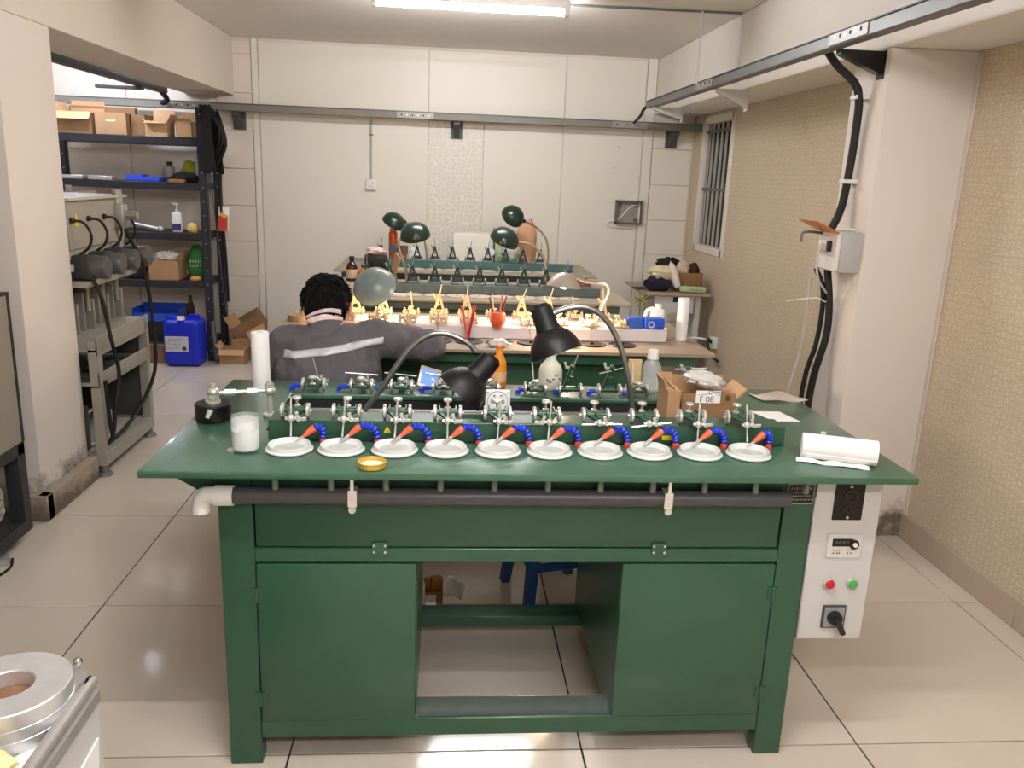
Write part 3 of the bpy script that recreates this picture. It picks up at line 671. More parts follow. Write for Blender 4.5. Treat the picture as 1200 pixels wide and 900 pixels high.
# crank drive on the left
cd = MB().lathe([(0, 0), (.050, 0), (.050, .040), (.047, .043), (0, .043)], (-.638, 2.262, TZ+.006), n=32).cyl((-.638, 2.262, TZ+.0003), (-.638, 2.262, TZ+.007), .035, n=20).build('crank_disc', black_g, bn)
MB().cyl((-.638, 2.262, .909), (-.638, 2.262, .916), .021, n=18).cyl((-.636, 2.262, .916), (-.636, 2.262, .958), .009, n=6).cyl((-.636, 2.262, .922), (-.636, 2.262, .932), .016, n=6).ball((-.636, 2.262, .94), .017, u=12, v=8, sc=(1, 1, .75)).cyl((-.636, 2.262, .95), (-.636, 2.262, .963), .007, n=8).build('crank_pin', zinc, cd)
cr = MB().cyl((-.622, 2.266, .936), (-.50, 2.30, .936), .0065, n=10).cyl((-.61, 2.27, .936), (-.578, 2.279, .936), .011, .010, 6).cyl((-.55, 2.287, .936), (-.525, 2.293, .936), .010, .011, 6).ball((-.492, 2.304, .936), .017, u=12, v=8, sc=(1, 1, .75)).cyl((-.492, 2.304, .862), (-.492, 2.304, .962), .008, n=8).cyl((-.492, 2.304, .948), (-.492, 2.304, .956), .013, n=6)
cr.cyl((-.492, 2.304, .861), (-.492, 2.304, .868), .02, n=14)
cr.build('connecting_rod', zinc, bn)
MB().cyl((-.628, 2.20, .905), (-.636, 2.19, .885), .008, .006, 8).build('crank_bolt', zinc, cd)

# ten dishes
dish = MB().lathe([(0, .0006), (.050, .0006), (.058, .002), (.0595, .005), (.0575, .0075), (.0535, .009), (.0525, .0175), (.0515, .0185), (.0500, .0180), (.048, .0125), (.038, .0060), (0, .0045)], n=40).mesh('lap_dish', dish_m)
film = MB().lathe([(0, .0052), (.030, .0052), (.041, .0068), (.041, .0072), (.030, .0060), (0, .006)], n=28).mesh('slurry', film_m)
ordn = ['leftmost of ten', 'second from the left', 'third from left, behind yellow lid', 'fourth from the left', 'fifth from left, before the gauge', 'sixth from the left', 'seventh from left, under a level rod', 'eighth from left, under a level rod', 'ninth from the left, second from right', 'at the right end of the row']
DX = [-.384, -.255, -.121, .009, .143, .276, .409, .540, .674, .806]
for k, x in enumerate(DX):
    d = thing('lap_dish', 'round white dish on the front bench, '+ordn[k], 'dish', (x, 2.006, TZ), rnd.uniform(0, 3), 'white lap dishes on the front bench')
    put('dish_body', dish, d); put('slurry', film, d, (rnd.uniform(-.004, .004), rnd.uniform(-.004, .004), 0), sc=(rnd.uniform(.98, 1.08), rnd.uniform(.95, 1.08), 1))

# ---------------------------------------------------------------- benches 2-4
def rear_bench(y0, x0, x1, label, topm, bodym, kind, beam_m, front_kind, rear_kind, hole_m):
    b = thing('polishing_bench', label, 'workbench', ((x0+x1)/2, y0+.44, 0))
    MB().span(x0, x1, y0, y0+.875, .845, TZ, .003, 1).build('tabletop', topm, b)
    lx0, lx1 = x0+.155, x1-.22
    for (xx, yy) in ((lx0, y0+.09), (lx1-.07, y0+.09), (lx0, y0+.76), (lx1-.07, y0+.76)): MB().span(xx, xx+.07, yy, yy+.05, 0, .844, .002, 1).build('leg', bodym, b)
    MB().span(lx0+.07, lx1-.07, y0+.092, y0+.11, .60, .844, .002, 1).build('apron_panel', bodym, b)
    MB().span(lx0-.10, lx1+.15, y0+.03, y0+.085, .80, .844, .002, 1).build('waste_trough', bodym, b)
    MB().span(lx0+.07, lx1-.07, y0+.092, y0+.14, .08, .13, .002, 1).build('bottom_rail', bodym, b)
    MB().span(lx0+.07, lx0+.46, y0+.10, y0+.12, .13, .60, .002, 1).build('door', bodym, b)
    MB().span(lx1-.46, lx1-.07, y0+.10, y0+.12, .13, .60, .002, 1).build('door', bodym, b)
    for xs in (lx0+.002, lx1-.016): MB().span(xs, xs+.014, y0+.14, y0+.76, .09, .844, .002, 1).build('side_panel', bodym, b)
    bx0 = x0+.255; bx1 = x1-.15
    MB().span(bx0, bx1, y0+.235, y0+.335, TZ+.0005, .915, .004, 1).build('front_beam', beam_m, b)
    if rear_kind != 'none': MB().span(bx0+.06, bx1-.10, y0+.62, y0+.70, TZ+.0005, .880, .004, 1).build('rear_beam', beam_m, b)
    hm = MB().lathe([(0, .0004), (.050, .0004), (.058, .001), (.061, .003), (.058, .006), (.053, .006), (.048, .003), (0, .002)], n=32).mesh('lap_plate', hole_m[0])
    hc = MB().lathe([(0, .0022), (.046, .0026), (.046, .0034), (.006, .003), (.006, .012), (0, .012)], n=24).mesh('plate_centre', hole_m[1])
    for k in range(10):
        x = x0+.32+.1325*k
        h = put('lap_plate', hm, b, Vector((x, y0+.155, TZ))-origin(b))
        put('plate_centre', hc, h)
        if not (front_kind == 'flat' and k == 5): (flat_arm if front_kind == 'flat' else upright_arm)(b, kind, (x, y0+.28, .9155), 1, (rnd.uniform(-.1, .25), rnd.uniform(-.15, .15), 0), -.012 if front_kind == 'flat' else .0)
        if rear_kind == 'none': continue
        if (k % 3 != 2) if rear_kind == 'mix' else True:
            upright_arm(b, kind, (x, y0+.66, .8805), 1, (rnd.uniform(-.2, .3), rnd.uniform(-.4, .4), 0), 0)
        else: flat_arm(b, kind, (x, y0+.66, .8805), -1, (0, .1, 0), .03)
    return b
b2 = rear_bench(3.29, -.745, 1.135, 'second polishing bench with a worn grey-brown top, lit by two warm task lamps', woodgrey, green_d, 'cream', lav_p, 'flat', 'mix', (M('dark red-brown lap rim', (44, 22, 18), .4), M('dark lap plate', (16, 11, 10), .5)))
b3 = rear_bench(4.64, -.78, 1.08, 'third polishing bench with dark upright arms behind the lit second bench', M('pale grimy worktop', (158, 146, 128), .5, 0, .2, 14), M('grey green enamel', (70, 82, 74), .45), 'old', M('dirty blue grey beam', (84, 96, 98), .5, 0, .15, 20), 'up', 'none', (M('pale dusty lap', (202, 190, 170), .6), M('dusty lap centre', (190, 178, 160), .6)))
b4 = rear_bench(5.97, -.80, 1.11, 'rearmost polishing bench with teal beams beside the back wall', M('pale grimy worktop', (158, 146, 128), .5, 0, .2, 14), M('grey green enamel', (70, 82, 74), .45), 'old', teal, 'up', 'none', (M('pale dusty lap', (202, 190, 170), .6), M('dusty lap centre', (190, 178, 160), .6)))
# crank and link at the left end of bench 2
k2 = MB().lathe([(0, 0), (.05, 0), (.05, .03), (0, .03)], (-.68, 3.86, TZ), n=24).build('crank_disc', M('wooden crank disc', (150, 120, 92), .6), b2)
MB().cyl((-.66, 3.86, .91), (-.50, 3.88, .91), .007, n=8).ball((-.66, 3.86, .91), .018, u=10, v=7).cyl((-.66, 3.86, .89), (-.66, 3.86, .93), .008, n=8).build('connecting_rod', zinc, b2)
# ================================================================ THINGS ON THE FRONT BENCH
def gooseneck(name, label, base, pts, r, m_neck, shade_prof, shade_c, axis, m_shade, m_in=None, basem=None, bulb=False, power=0, group=None, pos_sh=None):
    t = thing(name, label, 'lamp', base, 0, group)
    MB().lathe([(0, 0), (.022, 0), (.022, .010), (.014, .018), (0, .018)], base, n=18).build('base', basem or m_neck, t)
    MB().tube(pts, r, 12, 6).build('neck', m_neck, t)
    ri = max(range(len(shade_prof)), key=lambda i: shade_prof[i][1])
    MB().lathe(shade_prof[:ri+1], shade_c, axis, 32).build('lamp_shade', m_shade, t)
    MB().lathe(shade_prof[ri:], shade_c, axis, 32).build('shade_lining', m_in or m_shade, t)
    if bulb:
        c = Vector(shade_c)+Vector(axis).normalized()*bulb
        MB().ball(c, .022, u=12, v=8).build('bulb', bulb_m, t)
    return t
# two black desk lamps
bell = [(0, -.152), (.020, -.151), (.031, -.140), (.033, -.118), (.034, -.085), (.037, -.072), (.052, -.060), (.066, -.040), (.074, -.018), (.0765, 0), (.0745, 0), (.072, -.018), (.064, -.038), (.050, -.057), (0, -.066)]
neckm = M('brushed steel gooseneck', (150, 150, 146), .3, .9)
Yl = 2.335
a1 = Vector((-.101, -.02, -.112)).normalized()
gooseneck('desk_lamp', 'black gooseneck lamp on the front bench bending left, shade tipped down beside the digital gauge', (-.236, Yl, .8502),
    [(-.236, Yl, .86), (-.175, Yl, .945), (-.113, Yl, 1.040), (-.059, Yl, 1.092), (-.002, Yl, 1.106), (.061, Yl, 1.084), (.092, Yl, 1.056)], .0085, neckm, bell, (.046, Yl-.02, .932), a1, lampblk, lampwhite)
a2 = Vector((.045, -.03, -.118)).normalized()
gooseneck('desk_lamp', 'taller black gooseneck lamp on the front bench, shade before the white jug', (.572, Yl, .8502),
    [(.572, Yl, .86), (.545, Yl, .985), (.511, Yl, 1.088), (.465, Yl, 1.160), (.409, Yl, 1.192), (.346, Yl, 1.186), (.29, Yl, 1.160)], .0085, neckm, bell, (.325, Yl-.02, 1.057), a2, lampblk, lampwhite)

t = thing('paper_tube', 'tall white paper roll standing at the left rear corner of the front bench', 'paper roll', (-.585, 2.625, TZ))
MB().lathe([(.012, .003), (.012, 0), (.0275, 0), (.028, .003), (.028, .178), (.0265, .181), (.012, .181), (.012, .178)], (-.585, 2.625, TZ+.0003), n=28, close=True).build('roll', paper_m, t)
MB().lathe([(.0282, 0), (.0286, .001), (.0286, .05), (.0282, .052)], (-.585, 2.625, TZ+.01), n=28).build('outer_wrap', paper_m, t)

t = thing('glass_jar', 'small glass jar half full of white powder near the left end of the front bench', 'jar', (-.489, 1.998, TZ))
MB().lathe([(0, .002), (.028, .002), (.033, .006), (.0345, .02), (.0345, .080), (.033, .092), (.0322, .092), (.0328, .080), (.0328, .02), (.031, .007), (0, .005)], (-.489, 1.998, TZ), n=32).build('glass_body', glass, t)
MB().lathe([(0, .0058), (.030, .0075), (.03255, .02), (.03255, .056), (.020, .062), (.008, .066), (0, .064)], (-.489, 1.998, TZ), n=28).build('powder', powder, t)
MB().lathe([(.0324, .056), (.0325, .060), (.0325, .080), (.0324, .083)], (-.489, 1.998, TZ), n=28).build('powder_film', M('powder film on glass', (240, 240, 238), .9, alpha=.4, bump=.4), t)
tag(jitter(MB().ball((-.521, 1.985, TZ+.006), .010, (1.2, 1, .6)), .0012).build('crystal_lump', plast_c), 'small clear crumpled lump on the front bench beside the jar', 'lump')
t = thing('jar_lid', 'yellow rimmed metal jar lid lying upturned before the third dish', 'lid', (-.168, 1.888, TZ))
MB().lathe([(0, .001), (.032, .001), (.034, .003), (.034, .015), (.035, .016), (.0335, .0165), (.0328, .015), (.0325, .004), (0, .0035)], (-.168, 1.888, TZ), n=36).build('rim', M('yellow lacquered tin', (206, 172, 60), .3, .3), t)
MB().lathe([(0, .004), (.0315, .0045), (.0315, .006), (0, .0055)], (-.168, 1.888, TZ), n=32).build('liner', M('cream liner', (230, 222, 206), .5), t)

t = thing('digital_gauge', 'square white digital gauge standing in the slot of the front bench', 'gauge', (.158, 2.30, .851))
g = MB().box((.158, 2.315, .885), (.074, .018, .066), (-.12, 0, 0), .003).build('case', white_pl, t)
MB().lathe([(.029, 0), (.0302, .0006), (.0302, .001), (.029, .001)], (.158, 2.3045, .8865), (0, -1, .12), 32).build('dial_ring', M('grey gauge print', (120, 122, 130), .5), t)
MB().box((.158, 2.3052, .886), (.042, .002, .011), (-.12, 0, 0), .001, 1).build('display', M('gauge lcd', (150, 152, 160), .3), t)
text('digits', '0.000', .010, ink_k, t, (.158, 2.3038, .886), (PI/2-.12, 0, 0))
mb = MB()
for dx, dz in ((-.010, .018), (.010, .018), (-.012, -.015), (0, -.016), (.012, -.015), (-.030, .027), (.030, .027)): mb.box((.158+dx, 2.3052-(dz)*.12, .886+dz), (.0055, .0015, .0032), (-.12, 0, 0))
mb.build('buttons', M('gauge buttons', (70, 72, 84), .5), t)['kind'] = 'stuff'

t.location.z += .028
MB().box((.158, 2.318, .864), (.05, .026, .0265), None, .003, 1).build('gauge_stand', dkgalv, t)
p = thing('phone', 'smartphone with a lit blue screen propped at the back edge of the front bench', 'phone', (-.045, 2.66, TZ))
MB().box((-.048, 2.672, .889), (.072, .009, .074), (-.55, .30, .1), .003).build('body', phone_f, p)
MB().box((-.048, 2.672-.0042, .889+.0026), (.054, .003, .054), (-.55, .30, .1), .0005, 1).build('screen', screen_b, p)
mb = MB()
for dx, dz in ((-.012, .01), (.004, .012), (-.006, -.008), (.012, -.004)): mb.box((-.048+dx, 2.672-.0056+.5*dz, .889+.0034+dz*.85), (.008, .001, .006), (-.55, .30, .1))
mb.build('icons', M('pale icons', (190, 205, 235), .4, emit=(190, 205, 240), estr=.4), p)

def bottle(name, label, cat, c, prof, m, capz, cap_r, cap_h, capm, extra=None):
    t = thing(name, label, cat, c)
    MB().lathe(prof, c, n=28).build('body', m, t)
    MB().lathe([(0, 0), (cap_r, 0), (cap_r, cap_h*.85), (cap_r*.9, cap_h), (0, cap_h)], Vector(c)+Vector((0, 0, capz)), n=20).build('cap', capm, t)
    return t
t = bottle('juice_bottle', 'orange juice bottle standing behind the digital gauge', 'bottle', (.185, 2.685, TZ+.0003), [(0, 0), (.022, 0), (.025, .006), (.025, .07), (.022, .09), (.011, .118), (.010, .13), (0, .13)], orange_l, .131, .012, .014, M('orange cap', (226, 120, 40), .4))
MB().lathe([(.0255, .022), (.0258, .024), (.0258, .055), (.0255, .057)], (.185, 2.685, TZ), n=24).build('label_band', M('pale peach label', (232, 180, 140), .5), t)
t = bottle('white_jug', 'white plastic jug with blackened scuffs standing behind the taller black lamp', 'jug', (.360, 2.685, TZ+.0003), [(0, 0), (.036, 0), (.040, .006), (.040, .060), (.034, .080), (.020, .094), (.017, .10), (.017, .115), (0, .115)], M('off-white jug', (224, 222, 204), .45, 0, .05, 30), .116, .020, .018, white_pl)
jitter(MB().box((.350, 2.643, .895), (.018, .003, .003), (0, .6, 0)).box((.375, 2.645, .915), (.010, .003, .003), (0, .1, 0)).box((.365, 2.644, .90), (.006, .003, .004)).box((.385, 2.654, .90), (.012, .003, .003)), .0006).build('scuff', black_m, t)
t = thing('plastic_bottle', 'clear empty plastic bottle with white cap at the back of the front bench', 'bottle', (.706, 2.68, TZ+.0003))
MB().lathe([(0, 0), (.030, 0), (.034, .006), (.034, .045), (.032, .05), (.034, .055), (.034, .075), (.028, .095), (.015, .110), (.013, .118), (.0115, .118), (.0135, .108), (.0265, .094), (.0325, .074), (.0325, .008), (0, .004)], (.706, 2.68, TZ+.0003), n=28).build('body', plast_c, t)
MB().lathe([(0, 0), (.0175, 0), (.0175, .024), (.016, .026), (0, .026)], (.706, 2.68, TZ+.116), n=20).build('cap', white_pl, t)
MB().cyl((.706, 2.68, TZ+.11), (.706, 2.68, TZ+.117), .02, n=18).build('collar', white_pl, t)
tag(MB().box((.654, 2.712, TZ+.050), (.046, .012, .098), None, .001, 1).build('wood_block', M('pale timber', (206, 176, 130), .6, 0, .1, 20)), 'pale wooden block standing behind the clear bottle with white cap', 'block')

# cardboard boxes, label, bubble film
b = thing('cardboard_box', 'brown cardboard box with a handwritten label at the right of the front bench slot', 'box', (.773, 2.33, .851))
MB().span(.694, .852, 2.262, 2.392, .8505, .930, .0015, 1).build('carton', card_d, b)
MB().span(.694, .852, 2.2605, 2.2625, .930, .962, .0008, 1).build('front_flap', card_d, b)
MB().span(.694, .852, 2.390, 2.393, .930, .985, .0008, 1).build('rear_flap', card, b)
MB().box((.868, 2.33, .955), (.004, .12, .05), (0, .75, 0), .0008, 1).build('side_flap', card_l, b)
MB().box((.680, 2.33, .95), (.004, .12, .05), (0, -.35, 0), .0008, 1).build('side_flap', card_l, b)
lb = MB().box((.768, 2.2592, .951), (.073, .001, .037)).build('label_sheet', paper_m, b)
text('handwriting', 'F 08', .025, ink, lb, (.764, 2.2585, .943), (PI/2, 0, .0)); text('handwriting', '17*72', .016, ink, lb, (.785, 2.2585, .962), (PI/2, .1, 0))
MB().box((.758, 2.2585, .9585), (.04, .0004, .0012), (0, -.12, 0)).build('pen_stroke', ink, lb)
MB().box((.828, 2.2600, .948), (.014, .001, .016)).build('printed_mark', M('brown print', (92, 62, 40), .7), b)
b = thing('cardboard_box', 'narrow torn cardboard box tucked against the left of the labelled box', 'box', (.668, 2.34, .851))
MB().span(.652, .690, 2.27, 2.385, .8505, .965, .0015, 1).build('carton', card, b)
MB().box((.648, 2.33, .972), (.003, .10, .045), (0, -.3, 0), .0008, 1).build('flap', card_l, b)
MB().span(.653, .692, 2.384, 2.387, .965, .994, .0008, 1).build('flap', card, b)
rn2 = random.Random(11)
def crumple(label, name, cat, c, sx, sy, sz, m, seed, u=16, v=10, amt=.25, rot=None, group=None):
    r2 = random.Random(seed); mb = MB(); mb.ball((0, 0, 0), 1, u=u, v=v)
    for vv in mb.bm.verts:
        vv.co *= 1+r2.uniform(-amt, amt*.6)
        vv.co = Vector((vv.co.x*sx, vv.co.y*sy, max(vv.co.z, -.75)*sz))
    if rot: 
        e = Euler(rot).to_matrix()
        for vv in mb.bm.verts: vv.co = e @ vv.co
    zmin = min(vv.co.z for vv in mb.bm.verts)
    for vv in mb.bm.verts: vv.co += Vector(c)-Vector((0, 0, zmin))
    for f in mb.bm.faces: f.smooth = False
    o = mb.build(name, m); return tag(o, label, cat, group)
crumple('crinkled clear bubble film bag lying on top of the labelled cardboard box', 'bubble_film', 'plastic bag', (.773, 2.325, .956), .062, .045, .026, film_c, 5, 26, 14, .22, (0, .22, 0))
# right-hand end of the bench
tag(MB().prism([(.965, 2.43), (1.06, 2.43), (1.085, 2.325), (1.005, 2.325)], TZ+.0004, TZ+.0016, 'XY').build('paper_card', paper_m), 'white paper card lying flat on the right part of the front bench', 'paper')
def bagf(u, v): return Vector((1.055+u*.155-.02*v, 2.555+v*.10, TZ+.004+.012*math.sin(u*7)*math.sin(v*5+u)*.6+.010*math.sin(u*PI)*math.sin(v*PI)))
tag(MB().sheet(bagf, 12, 8, .0012).build('plastic_bag', M('hazy clear bag', (222, 208, 194), .3, trans=.35)), 'small hazy plastic bag with papers at the right rear corner of the front bench', 'plastic bag')
t = thing('towel_roll', 'white paper towel roll lying on the right front of the front bench', 'paper roll', (1.035, 1.955, TZ))
ra, rb = Vector((.945, 2.000, TZ+.034)), Vector((1.118, 1.935, TZ+.034))
q = (rb-ra).normalized(); MB().cyl(ra, rb, .0325, n=32).build('roll', paper_m, t)
MB().cyl(rb-q*.001, rb+q*.0006, .012, n=18).build('core', M('grey core', (170, 164, 156), .8), t)
sd = Vector((q.y, -q.x, 0))
def loose(u, v):
    p_ = ra.lerp(rb, .0+u*.97)-q*.012; return p_ + sd*(.018+.030*v) + Vector((0, 0, -.0315+.006*(1-v)*math.sin(u*9)**2+.0015*math.sin(v*6+u*12)))
MB().sheet(loose, 14, 4, .0012).build('loose_sheet', paper_m, t)
def flap_f(u, v):
    a_ = -.35-1.25*v; return ra.lerp(rb, u) + sd*(.0335*math.cos(a_)) + Vector((0, 0, .0335*math.sin(a_)))
MB().sheet(flap_f, 10, 6, .001).build('free_edge', paper_m, t)
tag(MB().lathe([(.004, 0), (.008, 0), (.008, .007), (.004, .007)], (1.10, 2.20, TZ+.0003), n=6, close=True).build('nut', white_pl), 'tiny white plastic nut on the bench behind the towel roll', 'nut')

# ---------------------------------------------------------------- under the front bench
def stool(name, label, c, rz, h=.44):
    t = thing(name, label, 'stool', c, rz)
    MB().box((0, 0, h-.012), (.25, .25, .024), None, .010, 3).box((0, 0, h-.04), (.235, .235, .04), None, .004, 1).build('seat', blue_st, t, False)
    for sx in (-1, 1):
        for sy in (-1, 1):
            mb = MB(); tp_ = Vector((sx*.095, sy*.095, h-.03)); bt = Vector((sx*.135, sy*.135, 0))
            d0 = (bt-tp_)
            a = [tp_+Vector((dx, dy, 0)) for dx, dy in ((-.022, -.022), (.022, -.022), (.022, .022), (-.022, .022))]
            b_ = [bt+Vector((dx, dy, 0)) for dx, dy in ((-.017, -.017), (.017, -.017), (.017, .017), (-.017, .017))]
            A = [mb.bm.verts.new(x) for x in a]; B = [mb.bm.verts.new(x) for x in b_]
            mb.bm.faces.new(A); mb.bm.faces.new(B)
            for i in range(4): mb.bm.faces.new((A[i], B[i], B[(i+1) % 4], A[(i+1) % 4]))
            mb.build('leg', blue_st, t, False)
    for s in (-1, 1):
        MB().box((0, s*.118, .17), (.235, .012, .035), None, .004, 1).build('stretcher', blue_st, t, False)
        MB().box((s*.118, 0, .17), (.012, .235, .035), None, .004, 1).build('stretcher', blue_st, t, False)
    return t
stool('plastic_stool', 'blue plastic stool standing behind the front bench, seen through its kneehole', (.42, 2.86, 0), .25)
stool('plastic_stool', 'blue plastic stool the seated worker sits on', (-.42, 3.02, 0), .1, .45)
t = thing('parts_carton', 'small open carton of brown parts on the floor behind the front bench kneehole', 'box', (-.02, 2.67, 0))
MB().span(-.052, .012, 2.650, 2.71, .0005, .115, .002, 1).build('carton', card_d, t)
MB().span(-.050, -.012, 2.6485, 2.650, .01, .105).build('white_label', paper_m, t)
MB().box((-.014, 2.675, .138), (.045, .035, .05), (.2, .1, .3), .008).box((-.040, 2.675, .135), (.02, .02, .05), (0, -.4, 0), .004).build('parts', M('amber brown parts', (160, 100, 44), .3), t)
def clearf(u, v): return Vector((.012+.065*u+.014*v, 2.645+.02*math.sin(3*u+v), .105+.07*v-.02*u+.004*math.sin(9*u)*math.sin(8*v)))
MB().sheet(clearf, 8, 8, .001).build('clear_bag', film_c, t)

# ================================================================ THINGS ON BENCH 2
gooseneck('task_lamp', 'lit task lamp with a pale grey-green shade seen from behind, beside the worker', (-.242, 3.70, TZ+.0003), [(-.242, 3.7, .868), (-.262, 3.70, .92), (-.29, 3.70, .985), (-.31, 3.71, 1.03)], .008, M('pale pink goose neck', (206, 170, 140), .4, .4),
    [(0, -.060), (.027, -.058), (.060, -.045), (.088, -.019), (.099, .008), (.097, .008), (.085, -.017), (.058, -.042), (0, -.056)], (-.318, 3.715, 1.052), (.22, .75, -.62), lampgrey, lampwhite, None, .012)
gooseneck('task_lamp', 'lit task lamp with a satin silver dome shade at the right of the second bench', (.701, 3.77, TZ+.0003), [(.701, 3.77, .868), (.715, 3.77, .92), (.738, 3.765, .99), (.757, 3.76, 1.045), (.745, 3.755, 1.082), (.70, 3.75, 1.092), (.63, 3.68, 1.105), (.545, 3.56, 1.145)], .008, M('pale steel neck', (206, 196, 184), .35, .5),
    [(0, -.062), (.018, -.061), (.040, -.050), (.060, -.030), (.073, -.008), (.078, .0), (.076, 0), (.071, -.008), (.058, -.028), (.038, -.047), (0, -.058)], (.514, 3.55, 1.094), (-.10, -.05, -1), lampsilver, lampwhite, None, -.012)
for (x, y, z, e) in ((-.285, 3.775, 1.000, BULB_W*.6), (.509, 3.547, 1.055, BULB_W*.85)):
    l = bpy.data.lights.new('bulb_light', 'POINT'); l.energy = e; l.color = (1.0, .68, .36) if x < 0 else (1.0, .80, .60); l.shadow_soft_size = .02
    lo = bpy.data.objects.new('bulb_light', l); COL.objects.link(lo); lo.location = (x, y, z)
t = thing('paper_tube', 'tall white paper roll standing at the right end of the second bench', 'paper roll', (1.07, 3.60, TZ))
MB().lathe([(.012, .003), (.012, 0), (.0255, 0), (.026, .003), (.026, .188), (.024, .192), (.012, .192), (.012, .188)], (1.070, 3.60, TZ+.0003), n=28, close=True).build('roll', paper_m, t)
t = thing('white_jug', 'white plastic jug with a side handle standing behind the second bench beam', 'jug', (.975, 3.70, TZ))
jg = MB().span(.950, 1.010, 3.68, 3.745, TZ+.0003, TZ+.125, .012, 3).cyl((.985, 3.712, TZ+.12), (.985, 3.712, TZ+.145), .016, n=14)
jg.tube([(.945, 3.712, TZ+.12), (.930, 3.712, TZ+.11), (.926, 3.712, TZ+.06), (.935, 3.712, TZ+.02), (.953, 3.712, TZ+.012)], .009, 8).tube([(.945, 3.712, TZ+.12), (.96, 3.712, TZ+.125)], .009, 8).build('body', white_pl, t)
t = thing('blue_carton', 'small blue carton with a round white emblem on the right of the second bench beam', 'box', (.93, 3.57, .916))
MB().span(.888, .975, 3.545, 3.615, .9155, .962, .002, 1).build('carton', M('blue printed card', (34, 82, 196), .45), t)
MB().lathe([(.009, 0), (.015, 0), (.015, .001), (.009, .001)], (.915, 3.5445, .937), (0, -1, 0), 20, close=True).build('emblem', print_w, t)
mb = MB(); rnd = random.Random(5); scribble(mb, .937, .970, .925, .008, 3.5446); mb.build('carton_print', ink_k, t)
tag(MB().span(.812, .882, 3.565, 3.62, .9155, .962, .002, 1).build('blue_carton', M('dull blue card', (52, 92, 178), .5)), 'dull blue carton left of the emblem carton on the second bench', 'box')
tag(MB().lathe([(0, 0), (.02, 0), (.03, .010), (.031, .016), (.029, .016), (.02, .005), (0, .004)], (1.03, 3.80, TZ+.0003), n=24).build('saucer', white_pl), 'small white plastic saucer behind the paper roll on the second bench', 'dish')
t = thing('tweezer_pot', 'orange-red pot holding tweezers and rods among the lit arms of the second bench', 'pot', (.228, 3.505, .916))
pot = MB().lathe([(0, 0), (.022, 0), (.024, .012), (.030, .018), (.034, .030), (.034, .058), (.030, .066), (.020, .066), (.019, .02), (0, .018)], (.228, 3.51, .9155), n=24)
pot.build('pot', M('orange red pot', (216, 92, 50), .5, 0, .12, 60), t)
for k, (dx, dz, m) in enumerate(((-.025, .09, M('dark rod', (90, 44, 40), .5)), (.012, .11, orange_h), (.024, .10, M('dark rod', (90, 44, 40), .5)))):
    MB().cyl((.228+dx*.3, 3.51, .936), (.228+dx*1.5, 3.515, .98+dz*.7), .0035, n=8).build('rod', m, t)
t = thing('pliers', 'pliers with orange and red handles standing among the lit second bench arms', 'tool', (.10, 3.47, .8605))
MB().cyl((.10, 3.47, .8605), (.072, 3.475, 1.01), .005, .006, 8).build('handle', orange_h, t); MB().cyl((.10, 3.47, .8605), (.126, 3.475, 1.01), .005, .008, 8).build('handle', red_b, t)
MBt = MB().cyl((.535, 3.345, TZ+.006), (.575, 3.385, TZ+.010), .005, .007, 10).build('red_screwdriver', M('dark red handle', (160, 40, 34), .4)); tag(MBt, 'short dark red tool lying at the front edge of the second bench', 'tool')
crumple('crumpled off-white rag at the front edge of the second bench', 'rag', 'cloth', (.225, 3.36, TZ+.0005), .045, .028, .020, cloth_w, 8, 16, 10, .25)
# ================================================================ THINGS ON BENCHES 3 AND 4
gshade = [(0, -.072), (.021, -.070), (.053, -.060), (.078, -.036), (.089, -.008), (.090, .012), (.088, .012), (.076, -.034), (.051, -.056), (0, -.066)]
def green_lamp(label, pts, sc, ax, base):
    t = gooseneck('gooseneck_lamp', label, base, pts, .008, M('aged chrome neck', (170, 150, 124), .35, .6), gshade, sc, ax, lampgreen, lampwhite)
    n = Vector(pts[-1]); c = Vector(sc); d = (c-n).normalized()
    MB().cyl(n-d*.005, n+d*.045, .014, .017, 12).build('socket', black_g, t)
green_lamp('bottle green lamp furthest left, above the orange spray can on the rear bench', [(-.138, 6.34, .868), (-.150, 6.34, .98), (-.172, 6.34, 1.083), (-.211, 6.34, 1.160), (-.25, 6.31, 1.185), (-.305, 6.30, 1.192)], (-.39, 6.28, 1.185), (-.45, .3, -.85), (-.138, 6.34, TZ+.0003))
green_lamp('bottle green lamp just right of the leftmost one, on a neck from the third bench', [(-.224, 5.02, .868), (-.245, 5.02, 1.0), (-.275, 5.02, 1.09), (-.283, 5.02, 1.14), (-.26, 5.02, 1.178), (-.245, 5.02, 1.187)], (-.185, 5.00, 1.192), (.15, .35, -.9), (-.224, 5.02, TZ+.0003))
green_lamp('bottle green lamp highest and turned up, in front of the brown paper bag', [(.78, 6.34, .868), (.785, 6.34, 1.0), (.76, 6.34, 1.10), (.70, 6.34, 1.17), (.64, 6.31, 1.205), (.585, 6.30, 1.228)], (.495, 6.27, 1.262), (-.35, .55, -.5), (.78, 6.34, TZ+.0003))
green_lamp('bottle green lamp on the right neck of the third bench, below the highest one', [(.609, 5.00, .868), (.61, 5.01, 1.0), (.600, 5.02, 1.06), (.58, 5.02, 1.10), (.52, 5.02, 1.152), (.43, 5.02, 1.170)], (.35, 5.01, 1.180), (-.35, .32, -.9), (.609, 5.00, TZ+.0003))
t = bottle('spray_can', 'tall orange spray can on the rear bench below the leftmost green lamp', 'can', (-.405, 6.43, TZ+.0003), [(0, 0), (.032, 0), (.033, .004), (.033, .235), (.026, .25), (0, .252)], spray_o, .2525, .027, .022, spray_o)
MB().lathe([(.0332, .10), (.0336, .102), (.0336, .15), (.0332, .152)], (-.405, 6.43, TZ), n=24).build('label_band', M('blue grey band', (110, 110, 140), .5), t)
